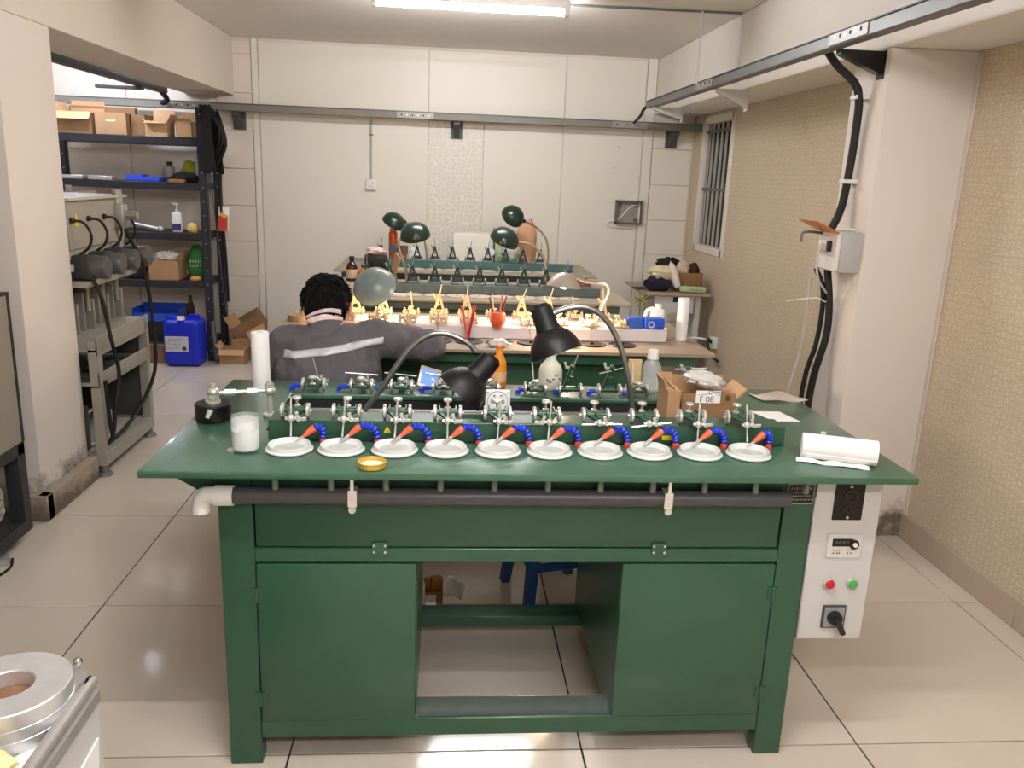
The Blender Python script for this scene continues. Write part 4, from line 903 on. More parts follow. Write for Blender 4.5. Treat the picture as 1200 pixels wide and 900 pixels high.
MB().lathe([(.0332, .0), (.0336, .002), (.0336, .07), (.0332, .072)], (-.405, 6.43, TZ), n=24).build('lower_band', M('brown grey band', (120, 92, 72), .5), t)
t = bottle('brown_bottle', 'dark brown bottle with a label at the left end of the third bench', 'bottle', (-.60, 5.36, TZ+.0003), [(0, 0), (.034, 0), (.036, .005), (.036, .085), (.030, .105), (.014, .122), (.014, .135), (0, .135)], brown_g, .1355, .017, .022, black_m)
MB().lathe([(.0362, .02), (.0366, .021), (.0366, .075), (.0362, .076)], (-.60, 5.36, TZ), n=28).build('label_band', M('stained paper label', (196, 170, 140), .6), t)
t = bottle('amber_bottle', 'small amber bottle right of the dark brown bottle on the third bench', 'bottle', (-.525, 5.34, TZ+.0003), [(0, 0), (.026, 0), (.028, .004), (.028, .06), (.016, .08), (.012, .09), (0, .09)], amber, .0905, .014, .018, black_m)
tag(MB().box((-.50, 6.02, TZ+.055), (.16, .058, .108), None, .006).build('black_tray_bin', black_m), 'black bin with a rag on it at the left of the rear bench', 'bin')
crumple('white and pink rag on the black bin at the left of the rear bench', 'rag', 'cloth', (-.50, 6.02, TZ+.1095), .075, .04, .03, M('pink and white rag', (224, 196, 194), .9, 0, .3, 25), 21, 18, 10, .25)
f = MB().span(.055, .345, 6.47, 6.66, TZ+.0005, TZ+.25, .006, 1); f.bm.verts.ensure_lookup_table(); tag(f.build('foam_box', foam), 'white foam box standing at the back of the rear bench', 'box')
t = thing('dial_stand', 'dark measuring stand with a round white dial in front of the foam box', 'gauge', (.37, 6.42, TZ))
MB().cyl((.37, 6.42, TZ+.0003), (.37, 6.42, TZ+.30), .009, n=10).cyl((.37, 6.42, TZ+.0003), (.37, 6.42, TZ+.02), .04, n=18).build('column', dkgalv, t)
MB().cyl((.345, 6.40, TZ+.12), (.345, 6.385, TZ+.12), .030, n=20).build('dial', white_pl, t)
crumple('brown paper bag behind the highest green lamp on the rear bench', 'paper_bag', 'bag', (.63, 6.56, TZ+.0005), .088, .05, .215, paperbag, 31, 14, 9, .14)
crumple('clear plastic bag of greenery-coloured scraps on the rear bench left of the paper bag', 'plastic_bag', 'bag', (.50, 6.40, TZ+.08), .075, .05, .06, film_c, 32, 20, 12, .25)
tag(MB().span(.41, .60, 6.345, 6.455, TZ+.0005, TZ+.0795, .003, 1).build('scrap_tray', M('dull green tray', (88, 120, 84), .6)), 'dull green tray holding the clear plastic bag on the rear bench', 'tray')
crumple('pale green plastic scrap bundle left of the clear bag on the rear bench', 'plastic_bundle', 'bag', (.425, 6.52, TZ+.0005), .05, .04, .10, M('pale green film', (176, 200, 150), .4), 33, 16, 10, .25)
crumple('white crumpled plastic bag right of the brown cup on the rear bench', 'plastic_bag', 'bag', (-.24, 6.44, TZ+.0005), .055, .045, .075, M('white film bag', (226, 224, 220), .4), 34, 18, 11, .25)
t = bottle('brown_cup', 'brown cup right of the orange spray can on the rear bench', 'cup', (-.328, 6.45, TZ+.0003), [(0, 0), (.032, 0), (.036, .14), (.033, .14), (.029, .01), (0, .01)], M('brown cup', (112, 84, 62), .5), .012, .028, .05, M('cup filling', (80, 60, 48), .7))
tag(MB().span(-.33, -.22, 4.70, 4.73, TZ+.0005, TZ+.02, .006).build('cream_pad', cloth_w), 'small cream pad at the left front edge of the third bench', 'pad')
tag(MB().box((-.33, 5.42, TZ+.095), (.012, .10, .16), (.3, .2, .4), .002, 1).build('card_piece', card), 'torn cardboard piece leaning left of the third bench arms', 'card')
tag(MB().box((.86, 5.015, TZ+.045), (.06, .05, .088), None, .004).build('red_tin', M('dull red tin', (130, 56, 48), .4)), 'dull red tin at the right of the third bench', 'tin')
# ================================================================ PERSON
def remeshed(mb, name, m, voxel, smooth, parent, disp=None):
    o = mb.build(name, m, parent)
    md = o.modifiers.new('remesh', 'REMESH'); md.mode = 'VOXEL'; md.voxel_size = voxel; md.use_smooth_shade = True
    s = o.modifiers.new('smooth', 'SMOOTH'); s.iterations = smooth; s.factor = .5
    if disp:
        tx = bpy.data.textures.new(name+'_folds', 'CLOUDS'); tx.noise_scale = disp[0]; tx.noise_depth = 2
        d = o.modifiers.new('folds', 'DISPLACE'); d.texture = tx; d.strength = disp[1]; d.mid_level = .5; d.texture_coords = 'LOCAL'
    dg = bpy.context.evaluated_depsgraph_get(); me = bpy.data.meshes.new_from_object(o.evaluated_get(dg))
    o.modifiers.clear(); old = o.data; o.data = me; bpy.data.meshes.remove(old)
    return o
def limb(mb, pts, n=18):
    """tapered capsule chain: pts = [(pos, radius), ...]"""
    for (a, ra_), (b, rb_) in zip(pts[:-1], pts[1:]):
        mb.cyl(a, b, ra_, rb_, n)
    for p_, r_ in pts: mb.ball(p_, r_, u=n, v=12)
    return mb
per = thing('person', 'seated person seen from behind in a grey work jacket with a reflective stripe', 'person', (-.42, 3.0, 0))
pel = Vector((-.42, 2.99, .578)); hd = Vector((-.450, 3.165, 1.048))
ShR = Vector((-.265, 3.09, .935)); ShL = Vector((-.590, 3.085, .915))
ElR = Vector((-.060, 3.19, .895)); WrR = Vector((-.240, 3.35, .918)); ElL = Vector((-.655, 3.14, .80)); WrL = Vector((-.510, 3.34, .912))
body = MB()
body.ball(pel, .15, (1.12, .85, .8)); body.ball((-.42, 3.03, .70), .15, (1.0, .72, 1.0)); body.ball((-.425, 3.06, .85), .16, (1.08, .68, .8))
limb(body, [(ShL+Vector((.06, .01, .0)), .062), ((-.43, 3.09, .93), .075), (ShR-Vector((.06, -.01, 0)), .062)])
limb(body, [((-.43, 3.10, .95), .060), ((-.446, 3.145, 1.01), .052)])
# head: skull, jaw, nose, brow, ears
body.ball(hd+Vector((0, 0, .015)), .080, (.93, 1.15, 1.05), 24, 18); body.ball(hd+Vector((0, .030, -.045)), .058, (.95, 1.0, 1.0), 20, 14)
body.ball(hd+Vector((0, .072, -.078)), .026, (1.2, .8, .7))
body.cyl(hd+Vector((0, .085, .015)), hd+Vector((0, .108, -.018)), .008, .013, 10); body.ball(hd+Vector((0, .104, -.020)), .012)
for s in (-1, 1):
    body.ball(hd+Vector((s*.083, .012, -.014)), .027, (.40, .7, 1.25)); body.ball(hd+Vector((s*.028, .078, .022)), .012, (1.5, .7, .7))
body.ball(hd+Vector((0, .084, -.046)), .014, (1.5, .6, .5))
for Sh, El, Wr in ((ShR, ElR, WrR), (ShL, ElL, WrL)):
    limb(body, [(Sh, .052), (Sh.lerp(El, .5), .046), (El, .038)]); limb(body, [(El, .038), (El.lerp(Wr, .35), .038), (Wr, .025)])
    f_ = (Wr-El).normalized(); f_ = Vector((f_.x*.6+(.15 if Sh is ShR else .1), .9, -.12)).normalized(); sd_ = f_.cross(Vector((0, 0, 1))).normalized()
    pc = Wr+f_*.05; body.ball(pc, .040, (1, 1, .42)); limb(body, [(Wr, .026), (pc, .022)])
    for k, (off, ln) in enumerate(((-.030, .060), (-.010, .072), (.010, .068), (.029, .052))):
        k0 = Wr+f_*.080+sd_*off; k1 = k0+f_*ln*.5+Vector((0, 0, -.006)); k2_ = k1+f_*ln*.4+Vector((0, 0, -.022))
        limb(body, [(k0, .0095), (k1, .0090), (k2_, .0078)], 10)
    sg = 1 if Sh is ShL else -1
    t0 = Wr+f_*.028+sd_*sg*.026; t1 = t0+f_*.03+sd_*sg*.022+Vector((0, 0, -.006)); t2 = t1+f_*.028+sd_*sg*.004+Vector((0, 0, -.010))
    limb(body, [(t0, .013), (t1, .0105), (t2, .0085)], 10)
KL, KR = Vector((-.68, 3.275, .52)), Vector((-.16, 3.275, .52)); AL, AR = Vector((-.66, 3.20, .085)), Vector((-.18, 3.20, .085))
for s, K, A in ((-1, KL, AL), (1, KR, AR)):
    H = pel+Vector((s*.085, .02, -.01)); limb(body, [(H, .085), (H.lerp(K, .5), .074), (K, .056)]); limb(body, [(K, .056), (K.lerp(A, .35), .055), (A, .038)])
    limb(body, [(A+Vector((0, -.03, -.045)), .034), (A+Vector((s*.01, .12, -.055)), .028)])
bo = remeshed(body, 'body', skin, .0072, 4, per)
# trousers and shoes
tr = MB(); tr.ball(pel, .155, (1.12, .9, .8))
for s, K, A in ((-1, KL, AL), (1, KR, AR)):
    H = pel+Vector((s*.085, .02, -.01)); limb(tr, [(H, .094), (H.lerp(K, .5), .084), (K, .066)]); limb(tr, [(K, .066), (K.lerp(A, .4), .064), (A+Vector((0, 0, -.02)), .052)])
    sh = MB(); limb(sh, [(A+Vector((0, -.03, -.042)), .041), (A+Vector((s*.01, .12, -.050)), .034)]); sh.ball(A+Vector((s*.006, .06, -.035)), .045, (.9, 1.5, .8)); remeshed(sh, 'shoe', black_m, .010, 3, per)
remeshed(tr, 'trousers', trouser, .012, 4, per)
# jacket
jk = MB()
jk.ball((-.425, 3.035, .66), .175, (1.08, .80, .95), 28, 18); jk.ball((-.43, 3.03, .80), .185, (1.08, .72, .92), 28, 18); jk.ball((-.432, 3.055, .885), .165, (1.10, .64, .58), 28, 18)
limb(jk, [(ShL+Vector((.02, .0, .0)), .070), ((-.435, 3.075, .905), .074), (ShR-Vector((.03, 0, 0)), .072)])
limb(jk, [((-.437, 3.085, .928), .074), ((-.442, 3.10, .950), .066)])
limb(jk, [(ShR, .074), (ShR.lerp(ElR, .5), .068), (ElR, .066)]); limb(jk, [(ElR, .066), (ElR.lerp(WrR, .5), .055), (ElR.lerp(WrR, .93), .042)])
limb(jk, [(ShL, .070), (ShL.lerp(ElL, .5), .068), (ElL, .064)]); limb(jk, [(ElL, .064), (ElL.lerp(WrL, .5), .052), (ElL.lerp(WrL, .93), .042)])
jo = remeshed(jk, 'jacket', jacket_m, .010, 5, per, (.06, .026))
# reflective stripe laid on the back of the jacket
from mathutils.bvhtree import BVHTree
vs_ = [v.co + jo.location + Vector(per.location) for v in jo.data.vertices]
bv = BVHTree.FromPolygons(vs_, [list(p.vertices) for p in jo.data.polygons])
def stripe(x0, z0, x1, z1, wd, n, name, m, par, yo=.004, ystart=2.4):
    rows = []
    mb = MB()
    for i in range(n+1):
        u = i/n; x = x0+(x1-x0)*u; z = z0+(z1-z0)*u; row = []
        for j in range(4):
            zz = z+(j/3-.5)*wd; h = bv.ray_cast(Vector((x, ystart, zz)), Vector((0, 1, 0)))[0]
            if h is None: row = None; break
            row.append(mb.bm.verts.new(h+Vector((0, -yo, 0))))
        rows.append(row)
    for a, b in zip(rows[:-1], rows[1:]):
        if a and b:
            for j in range(3): f = mb.bm.faces.new((a[j], b[j], b[j+1], a[j+1])); f.smooth = True
    mb.th = .002; return mb.build(name, m, par)
stripe(-.585, .893, -.225, .944, .024, 40, 'reflective_stripe', refl, jo)
# collar
MB().lathe([(.092, -.058), (.078, .0), (.070, .022), (.064, .022), (.066, 0), (.078, -.058)], (-.442, 3.105, .966), (-.05, .45, 1), 26, close=True).build('collar', jacket_m, jo)
MB().lathe([(.0595, .0), (.0595, .034), (.0565, .034), (.0565, 0)], (-.442, 3.110, .974), (-.05, .45, 1), 26, close=True).build('inner_collar', cloth_p, jo)
# hair
hr = MB(); hr.ball(hd+Vector((0, -.005, .016)), .0895, (.93, 1.12, 1.06), 40, 26)
dead = [v for v in hr.bm.verts if (v.co-hd).y > .050 and (v.co-hd).z < .052 or (v.co-hd).z < -.075 or ((v.co-hd).z < -.012 and (v.co-hd).y > -.004) or (abs((v.co-hd).x) > .055 and (v.co-hd).z < .006 and (v.co-hd).y > -.012)]
bmesh.ops.delete(hr.bm, geom=dead, context='VERTS')
rh = random.Random(2)
for v in hr.bm.verts:
    d = (v.co-hd).normalized(); v.co += d*(.004*math.sin(d.x*23+d.z*9)*math.sin(d.y*19+d.x*7)+rh.uniform(-.0015, .0015))
hair_pts = [v.co.copy() for v in hr.bm.verts if (v.co-hd).z > -.07]
for _ in range(420):
    p0 = rh.choice(hair_pts); d = (p0-hd).normalized(); whorl = Vector((rh.uniform(-.5, .5), rh.uniform(-.5, .1), -1)); tn = (whorl-d*whorl.dot(d)).normalized()
    q0 = p0+d*.002; q1 = q0+tn*rh.uniform(.012, .022)+d*.003; q2 = q1+tn*rh.uniform(.008, .018)+d*rh.uniform(-.002, .005)
    hr.cyl(q0, q1, .0045, .0035, 5, False); hr.cyl(q1, q2, .0035, .0006, 5, False)
hr.th = 0.0
ho = hr.build('hair', hair_m, per)
# eyes and brows (facing the bench)
for s in (-1, 1):
    MB().ball(hd+Vector((s*.029, .082, .012)), .011, u=12, v=8).build('eye', M('eye', (230, 226, 220), .2), per)
    MB().ball(hd+Vector((s*.029, .091, .012)), .005, u=10, v=6).build('iris', black_g, per)
    MB().box(hd+Vector((s*.029, .092, .030)), (.028, .006, .005), (0, s*.15, 0), .002).build('eyebrow', hair_m, per)
# mask: cotton band tied at the nape
mk = MB()
def band(u, v):
    ang = -PI*.70+u*PI*.42; w_ = .003+.021*math.sin(u*PI)**.9; r_ = .101
    return hd+Vector((-.002+r_*math.cos(ang), .002+r_*1.14*math.sin(ang)-.004*math.sin(v*PI), -.042+.012*(u-.5)+(v-.5)*2*w_+.0015*math.sin(u*14)))
mk.sheet(band, 22, 6, .003); mko = mk.build('mask', cloth_p, per)
mk2 = MB()
def band2(u, v):
    ang = -PI*.72+u*PI*.44; w_ = .005+.004*u; r_ = .102
    return hd+Vector((r_*math.cos(ang), .0+r_*1.14*math.sin(ang), -.036+.034*math.sin(u*PI*.75)+(v-.5)*2*w_))
mk2.sheet(band2, 18, 4, .003); mk2.build('mask_band', cloth_p, mko)
MB().tube([hd+Vector((.012, -.106, -.060)), hd+Vector((.02, -.104, -.074)), hd+Vector((.032, -.100, -.082))], .0025, 6).build('mask_string', M('white string', (226, 220, 216), .8), mko)

# ================================================================ LEFT SIDE
def crate(): pass
# shelf
sy0, sy1, sx1, sx0 = 6.72, 7.18, -1.86, -3.12
sh = thing('storage_shelf', 'tall charcoal steel shelving in the left bay loaded with boxes and bottles', 'shelf', ((sx0+sx1)/2, 6.95, 0))
for (x, y) in ((sx1-.055, sy0), (sx1-.055, sy1-.05), (sx0, sy0), (sx0, sy1-.05)):
    p_ = MB().span(x, x+.055, y, y+.004, 0, 1.97).span(x+.051, x+.055, y, y+.05, 0, 1.97).build('post', shelfm, sh)
    mb = MB()
    for k in range(18): mb.cyl((x+.028, y-.0012, .08+k*.108), (x+.028, y+.0005, .08+k*.108), .006, n=8)
    mb.build('bolt_holes', M('pale hole', (150, 150, 150), .5), p_)
SZ = [1.742, 1.405, 1.020, .645, .145]
for z in SZ:
    MB().span(sx0+.056, sx1-.056, sy0+.002, sy1-.002, z-.055, z, .003, 1).build('shelf_board', shelfm, sh)
MB().box((sx1-.001, 6.95, 1.05), (.003, .02, 1.5), (.24, 0, 0)).build('brace', dkgalv, sh)
def carton(name, label, x0, x1, y0, y1, z0, z1, m, flaps=(), strip=None, group=None):
    t = thing(name, label, 'box', ((x0+x1)/2, (y0+y1)/2, z0))
    MB().span(x0, x1, y0, y0+.004, z0+.0005, z1).span(x0, x1, y1-.004, y1, z0+.0005, z1).span(x0, x0+.004, y0, y1, z0+.0005, z1).span(x1-.004, x1, y0, y1, z0+.0005, z1).span(x0, x1, y0, y1, z0+.0005, z0+.004).build('carton', m, t)
    for (side, ln, ang) in flaps:
        if side == 'front': MB().box(((x0+x1)/2, y0-ln/2*math.cos(ang), z1+ln/2*math.sin(ang)), (x1-x0-.004, ln, .003), (-ang, 0, 0)).build('flap', card_l, t)
        if side == 'back': MB().box(((x0+x1)/2, y1+ln/2*math.cos(ang), z1+ln/2*math.sin(ang)), (x1-x0-.004, ln, .003), (ang, 0, 0)).build('flap', m, t)
        if side == 'left': MB().box((x0-ln/2*math.cos(ang), (y0+y1)/2, z1+ln/2*math.sin(ang)), (ln, y1-y0-.004, .003), (0, ang, 0)).build('flap', card_l, t)
        if side == 'right': MB().box((x1+ln/2*math.cos(ang), (y0+y1)/2, z1+ln/2*math.sin(ang)), (ln, y1-y0-.004, .003), (0, -ang, 0)).build('flap', card_l, t)
        if side == 'lid': MB().span(x0+.002, x1-.002, y0+.002, y1-.002, z1-.003, z1).build('flap', m, t)
    if strip: MB().box(((x0+x1)/2, y0-.0006, z1-.35*(z1-z0)), (.07, .001, .016)).build('tape_label', strip, t)
    return t
carton('cardboard_box', 'open cardboard box with a folded down flap at the left end of the top shelf', -2.945, -2.690, 6.75, 7.00, SZ[0], 1.90, card, (('front', .08, -.75), ('back', .10, 1.3), ('left', .08, 1.2)))
carton('cardboard_box', 'closed printed cardboard box with a pale tape label on the top shelf', -2.672, -2.435, 6.75, 6.98, SZ[0], 1.905, card, (('lid', 0, 0),), M('pale tape', (232, 214, 160), .5))
carton('cardboard_box', 'dark brown cardboard box behind the printed one on the top shelf', -2.425, -2.315, 6.80, 7.0, SZ[0], 1.90, card_d, (('lid', 0, 0),))
carton('cardboard_box', 'small open cardboard box with ragged flaps near the middle right of the top shelf', -2.300, -2.135, 6.74, 6.92, SZ[0], 1.855, card_l, (('front', .045, -.4), ('back', .10, 1.2), ('left', .04, .3), ('right', .06, 1.1)))
carton('cardboard_box', 'narrow pale cardboard box at the right end of the top shelf', -2.075, -1.955, 6.75, 6.90, SZ[0], 1.865, card_l, (('front', .035, .6), ('back', .08, 1.2)))
carton('cardboard_box', 'dark brown cardboard box with upright flaps at the very back left of the top shelf', -2.96, -2.46, 7.01, 7.06, SZ[0], 1.96, card_d, ())
# second shelf things
t = thing('blue_tray', 'flat bright blue tray at the middle of the second shelf', 'tray', (-2.35, 6.85, SZ[1]))
MB().span(-2.48, -2.23, 6.77, 6.93, SZ[1]+.0005, SZ[1]+.032, .003, 1).span(-2.48, -2.36, 6.775, 6.925, SZ[1]+.03, SZ[1]+.048, .002, 1).build('tray_body', M('bright blue plastic', (52, 78, 205), .4), t)
bottle('white_bottle', 'white bottle with a dark cap on the second shelf', 'bottle', (-2.195, 6.93, SZ[1]+.0003), [(0, 0), (.034, 0), (.036, .005), (.036, .11), (.022, .125), (0, .125)], M('dull white plastic', (170, 166, 160), .5), .1255, .022, .03, black_m)
crumple('black cloth lump on the right of the second shelf', 'rag', 'cloth', (-2.05, 6.83, SZ[1]+.0005), .12, .06, .045, cloth_k, 41, 16, 10, .25)
tag(MB().span(-2.15, -2.03, 6.735, 6.79, SZ[1]+.0005, SZ[1]+.026, .002, 1).build('wood_strip', M('brown wood', (150, 106, 62), .6)), 'brown wood strip in front of the black cloth on the second shelf', 'wood')
crumple('yellow-green rag on the right of the second shelf behind the black cloth', 'rag', 'cloth', (-2.06, 6.98, SZ[1]+.0005), .06, .04, .10, M('yellow green cloth', (176, 184, 60), .9), 42, 14, 9, .22)
tag(MB().box((-1.955, 6.95, SZ[1]+.125), (.07, .12, .245), (0, 0, .1), .006).build('white_box', white_p), 'upright white box at the right end of the second shelf', 'box')
for k, (x0, x1) in enumerate(((-3.0, -2.80), (-2.76, -2.58))):
    tag(MB().span(x0, x1, 6.76, 6.88, SZ[1]+.0005, SZ[1]+.03, .003, 1).build('steel_tray', zinc), ('left', 'right')[k]+' flat metal tray at the left of the second shelf', 'tray')
# third shelf
t = thing('pump_bottle', 'white pump bottle with a dark blue label on the third shelf', 'bottle', (-2.12, 6.80, SZ[2]))
MB().span(-2.158, -2.084, 6.775, 6.825, SZ[2]+.0005, SZ[2]+.155, .012, 3).build('body', white_pl, t)
MB().cyl((-2.12, 6.80, SZ[2]+.155), (-2.12, 6.80, SZ[2]+.18), .016, .012, 14).cyl((-2.12, 6.80, SZ[2]+.18), (-2.12, 6.80, SZ[2]+.215), .006, n=8).box((-2.127, 6.795, SZ[2]+.222), (.045, .016, .016), (0, .2, 0), .004).build('pump', white_pl, t)
MB().span(-2.155, -2.087, 6.7735, 6.775, SZ[2]+.018, SZ[2]+.07).build('label_patch', M('dark blue label', (58, 48, 110), .5), t)
crumple('yellow sponge on the third shelf right of the pump bottle', 'sponge', 'sponge', (-2.00, 6.79, SZ[2]+.0005), .045, .035, .045, yel_cl, 43, 14, 9, .15)
t = thing('bench_clamp', 'silver tool with a long handle lying on the third shelf', 'tool', (-2.36, 6.80, SZ[2]))
MB().cyl((-2.47, 6.80, SZ[2]+.06), (-2.26, 6.80, SZ[2]+.02), .014, .018, 12).ball((-2.25, 6.80, SZ[2]+.025), .025, u=12, v=8).build('handle', zinc, t)
MB().cyl((-1.935, 6.9, SZ[2]+.0005), (-1.935, 6.9, SZ[2]+.20), .020, n=14).build('dark_tube', M('dull grey tube', (88, 82, 80), .5)); tag(bpy.data.objects['dark_tube'], 'dull grey tube upright at the right end of the third shelf', 'tube')
t = thing('red_packet', 'red and white packet hung at the right side of the shelving', 'packet', (-1.80, 6.95, 1.03))
MB().box((-1.80, 6.95, 1.13), (.085, .05, .20), (0, .06, .2), .01).build('packet_body', white_pl, t)
MB().box((-1.80, 6.922, 1.095), (.070, .006, .12), (0, .06, .2), .002, 1).build('red_panel', M('red print', (196, 50, 38), .5), t)
MB().box((-1.79, 6.920, 1.155), (.05, .004, .03), (0, .5, .2), .001, 1).build('yellow_panel', M('yellow print', (220, 170, 60), .5), t)
# fourth shelf
t = carton('cardboard_box', 'open cardboard box filled with white foam on the fourth shelf', -2.345, -2.115, 6.74, 6.95, SZ[3], .800, card, (('right', .08, 1.2),))
crumple('white foam scraps heaped in the box on the fourth shelf', 'foam_scraps', 'foam', (-2.23, 6.845, .78), .105, .085, .05, foam, 44, 22, 12, .3)
crumple('green plastic sack with white marks at the right of the fourth shelf', 'plastic_sack', 'bag', (-1.985, 6.82, SZ[3]+.0005), .085, .06, .16, green_pl, 45, 16, 12, .12)
mb = MB(); rnd = random.Random(9); scribble(mb, -2.03, -1.935, .80, .020, 6.754); scribble(mb, -2.03, -1.935, .765, .020, 6.754); tag(mb.build('sack_print', print_w), 'white printed label stuck on the front of the green sack', 'label')
crumple('orange-tan cloth at the front right of the fourth shelf', 'rag', 'cloth', (-1.99, 6.745, SZ[3]+.0005), .045, .02, .022, M('tan cloth', (206, 150, 90), .9), 46, 12, 8, .2)
crumple('dark purple cloth left of the foam-filled box on the fourth shelf', 'rag', 'cloth', (-2.47, 6.82, SZ[3]+.0005), .10, .06, .08, M('dark purple cloth', (48, 32, 52), .9), 47, 14, 9, .2)
# bottom
t = thing('parts_bin', 'open blue plastic parts bin on the lowest shelf behind the jerrycan', 'bin', (-2.33, 6.86, SZ[4]))
for k in (0, 1):
    z0 = SZ[4]+.0005+k*.0
MB().span(-2.50, -2.13, 6.75, 6.756, .30, .375).span(-2.50, -2.13, 6.99, 6.996, .30, .425).span(-2.50, -2.494, 6.75, 6.996, .30, .41).span(-2.136, -2.13, 6.75, 6.996, .30, .41).span(-2.50, -2.13, 6.75, 6.996, .30, .306).build('bin_body', M('blue bin plastic', (38, 80, 190), .4), t)
tag(MB().span(-2.52, -2.12, 6.76, 7.0, SZ[4]+.0005, .2995, .004, 1).build('dark_crate', M('dark crate', (40, 36, 36), .6)), 'dark crate under the blue parts bin', 'crate')
tag(MB().span(-2.48, -2.19, 6.60, 6.715, .0005, .135, .003, 1).build('flat_carton', card_d), 'brown carton on the floor behind the left of the jerrycan', 'box')
t = thing('jerrycan', 'bright blue plastic jerrycan with a white label on the floor before the shelving', 'jerrycan', (-2.04, 6.58, 0))
MB().span(-2.185, -1.900, 6.47, 6.69, .0005, .375, .045, 5).span(-2.17, -2.09, 6.55, 6.61, .36, .395, .012, 3).build('can_body', blue_can, t)
MB().tube([(-2.00, 6.58, .365), (-1.99, 6.58, .392), (-1.93, 6.58, .392), (-1.92, 6.58, .36)], .013, 8).build('handle', blue_can, t)
MB().cyl((-2.045, 6.50, .372), (-2.045, 6.50, .398), .032, .028, 18).build('cap', white_pl, t)
jl = MB().span(-2.165, -1.99, 6.4675, 6.4695, .125, .245).build('label_sheet', M('pale label', (200, 200, 206), .6), t)
mb = MB(); rnd = random.Random(4)
scribble(mb, -2.145, -2.03, .227, .014, 6.467)
for zz, b_ in ((.206, -2.06), (.186, -2.05), (.166, -2.06), (.146, -2.055)): scribble(mb, -2.158, b_, zz, .011, 6.467)
mb.build('label_print', M('dark blue print', (44, 44, 70), .6), jl)
MB().cyl((-2.022, 6.4675, .150), (-2.022, 6.4665, .150), .017, n=18).build('label_seal', M('dark green seal', (52, 66, 50), .5), jl)
bottle('beer_bottle', 'brown glass bottle standing on the shelf board behind the jerrycan', 'bottle', (-2.055, 6.80, .3005), [(0, 0), (.030, 0), (.031, .005), (.031, .12), (.014, .19), (.013, .225), (0, .225)], brown_g, .2255, .014, .012, M('bottle cap', (150, 150, 140), .4, .6))
tag(MB().span(-2.115, -1.99, 6.755, 6.90, SZ[4]+.0005, .3, .003, 1).build('grey_carton', M('grey board', (120, 116, 110), .8)), 'grey carton carrying the brown bottle behind the jerrycan', 'box')
# jacket / bag hanging on the shelf corner
def hang(u, v):
    a_ = u*1.6*PI; r_ = (.050+.03*math.sin(v*2.6))*(1+.25*math.sin(a_*3+v*5))
    return Vector((-1.80+r_*1.15*math.cos(a_)+.02*v, 6.655+r_*.62*math.sin(a_), 1.96-.46*v-.02*math.sin(a_*2)))
hb = thing('hanging_bag', 'black bag with straps hung over the right front corner of the shelving', 'bag', (-1.83, 6.85, 1.5))
MB().sheet(hang, 30, 14, .004).build('bag_body', cloth_k, hb)
for k in range(3): MB().tube([(-1.87+.03*k, 6.70, 1.985), (-1.78+.03*k, 6.66, 1.90-.02*k), (-1.72+.02*k, 6.64, 1.80-.05*k), (-1.76, 6.66, 1.62-.04*k)], .012, 8).build('strap', black_m, hb)
MB().tube([(-1.78, 6.9, 1.66), (-1.81, 6.92, 1.3), (-1.80, 6.95, .9), (-1.80, 6.98, .45)], .012, 6).build('strap', black_m, hb)
# cartons right of the shelving
carton('cardboard_box', 'small cardboard box on the floor at the foot of the right shelf post', -1.80, -1.60, 6.62, 6.80, 0, .115, card, (('front', .05, -.9), ('right', .06, .7), ('left', .05, .9)))
t = thing('cardboard_box', 'large tilted cardboard box leaning on the back wall right of the shelving', 'box', (-1.62, 6.98, 0))
MB().box((-1.64, 6.98, .25), (.26, .22, .15), (.15, -.55, .1), .003, 1).build('carton', card_d, t); MB().box((-1.72, 6.86, .27), (.10, .004, .20), (.2, -.5, .1)).box((-1.55, 6.86, .21), (.16, .004, .10), (-.4, -.5, .1)).build('flap', card_l, t)
MB().span(-1.76, -1.52, 6.86, 7.10, .0005, .16, .003, 1).build('lower_carton', card, t)
crumple('white bubble wrap bundle on the floor by the tilted cardboard box', 'bubble_wrap', 'plastic', (-1.47, 6.78, .0005), .09, .08, .14, film_c, 51, 20, 12, .25)
tag(MB().tube([(-1.83, 6.66, .02), (-1.85, 6.68, .2), (-1.86, 6.70, .33)], .022, 8).build('grey_pipe', dkgalv), 'short grey pipe leaning at the foot of the shelf post', 'pipe')

# ---------------------------------------------------------------- grey machine in the opening
mc = thing('grinding_machine', 'tall grey-beige machine with four motors in the left opening behind the pillar', 'machine', (-2.0, 4.35, 0))
FX = -1.68; MY0, MY1 = 4.06, 4.76; BKX = -2.30
for (x, y) in ((FX-.05, MY0), (FX-.05, MY1-.05), (BKX, MY0), (BKX, MY1-.05)):
    MB().span(x+.001, x+.049, y+.001, y+.049, .055, .461, .002, 1).build('post', mach, mc)
    MB().cyl((x+.025, y+.025, .018), (x+.025, y+.025, .055), .018, n=12).cyl((x+.025, y+.025, .0005), (x+.025, y+.025, .020), .038, .030, 18).build('foot', M('machine foot', (120, 118, 112), .5, .2), mc)
MB().span(BKX, FX, MY0, MY1, .055, .12, .003, 1).build('base_rail', mach, mc)
MB().span(BKX+.01, FX-.06, MY0+.05, MY1-.02, .12, .125).build('base_floor', M('base plate', (176, 170, 158), .5), mc)
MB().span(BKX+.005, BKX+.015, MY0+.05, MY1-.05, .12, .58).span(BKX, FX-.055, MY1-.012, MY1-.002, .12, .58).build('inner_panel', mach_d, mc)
MB().span(BKX, FX, MY0, MY1, .47, .485, .002, 1).span(FX-.012, FX, MY0, MY1, .46, .535, .003, 1).build('lower_ledge', mach, mc)
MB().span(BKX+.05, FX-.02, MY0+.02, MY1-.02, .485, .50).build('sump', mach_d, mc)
for k in range(4): MB().box((FX-.10, 4.14+k*.15, .503), (.12, .10, .006), (0, 0, .0), .001, 1).build('drain_plate', black_m if k % 2 else mach_d, mc)
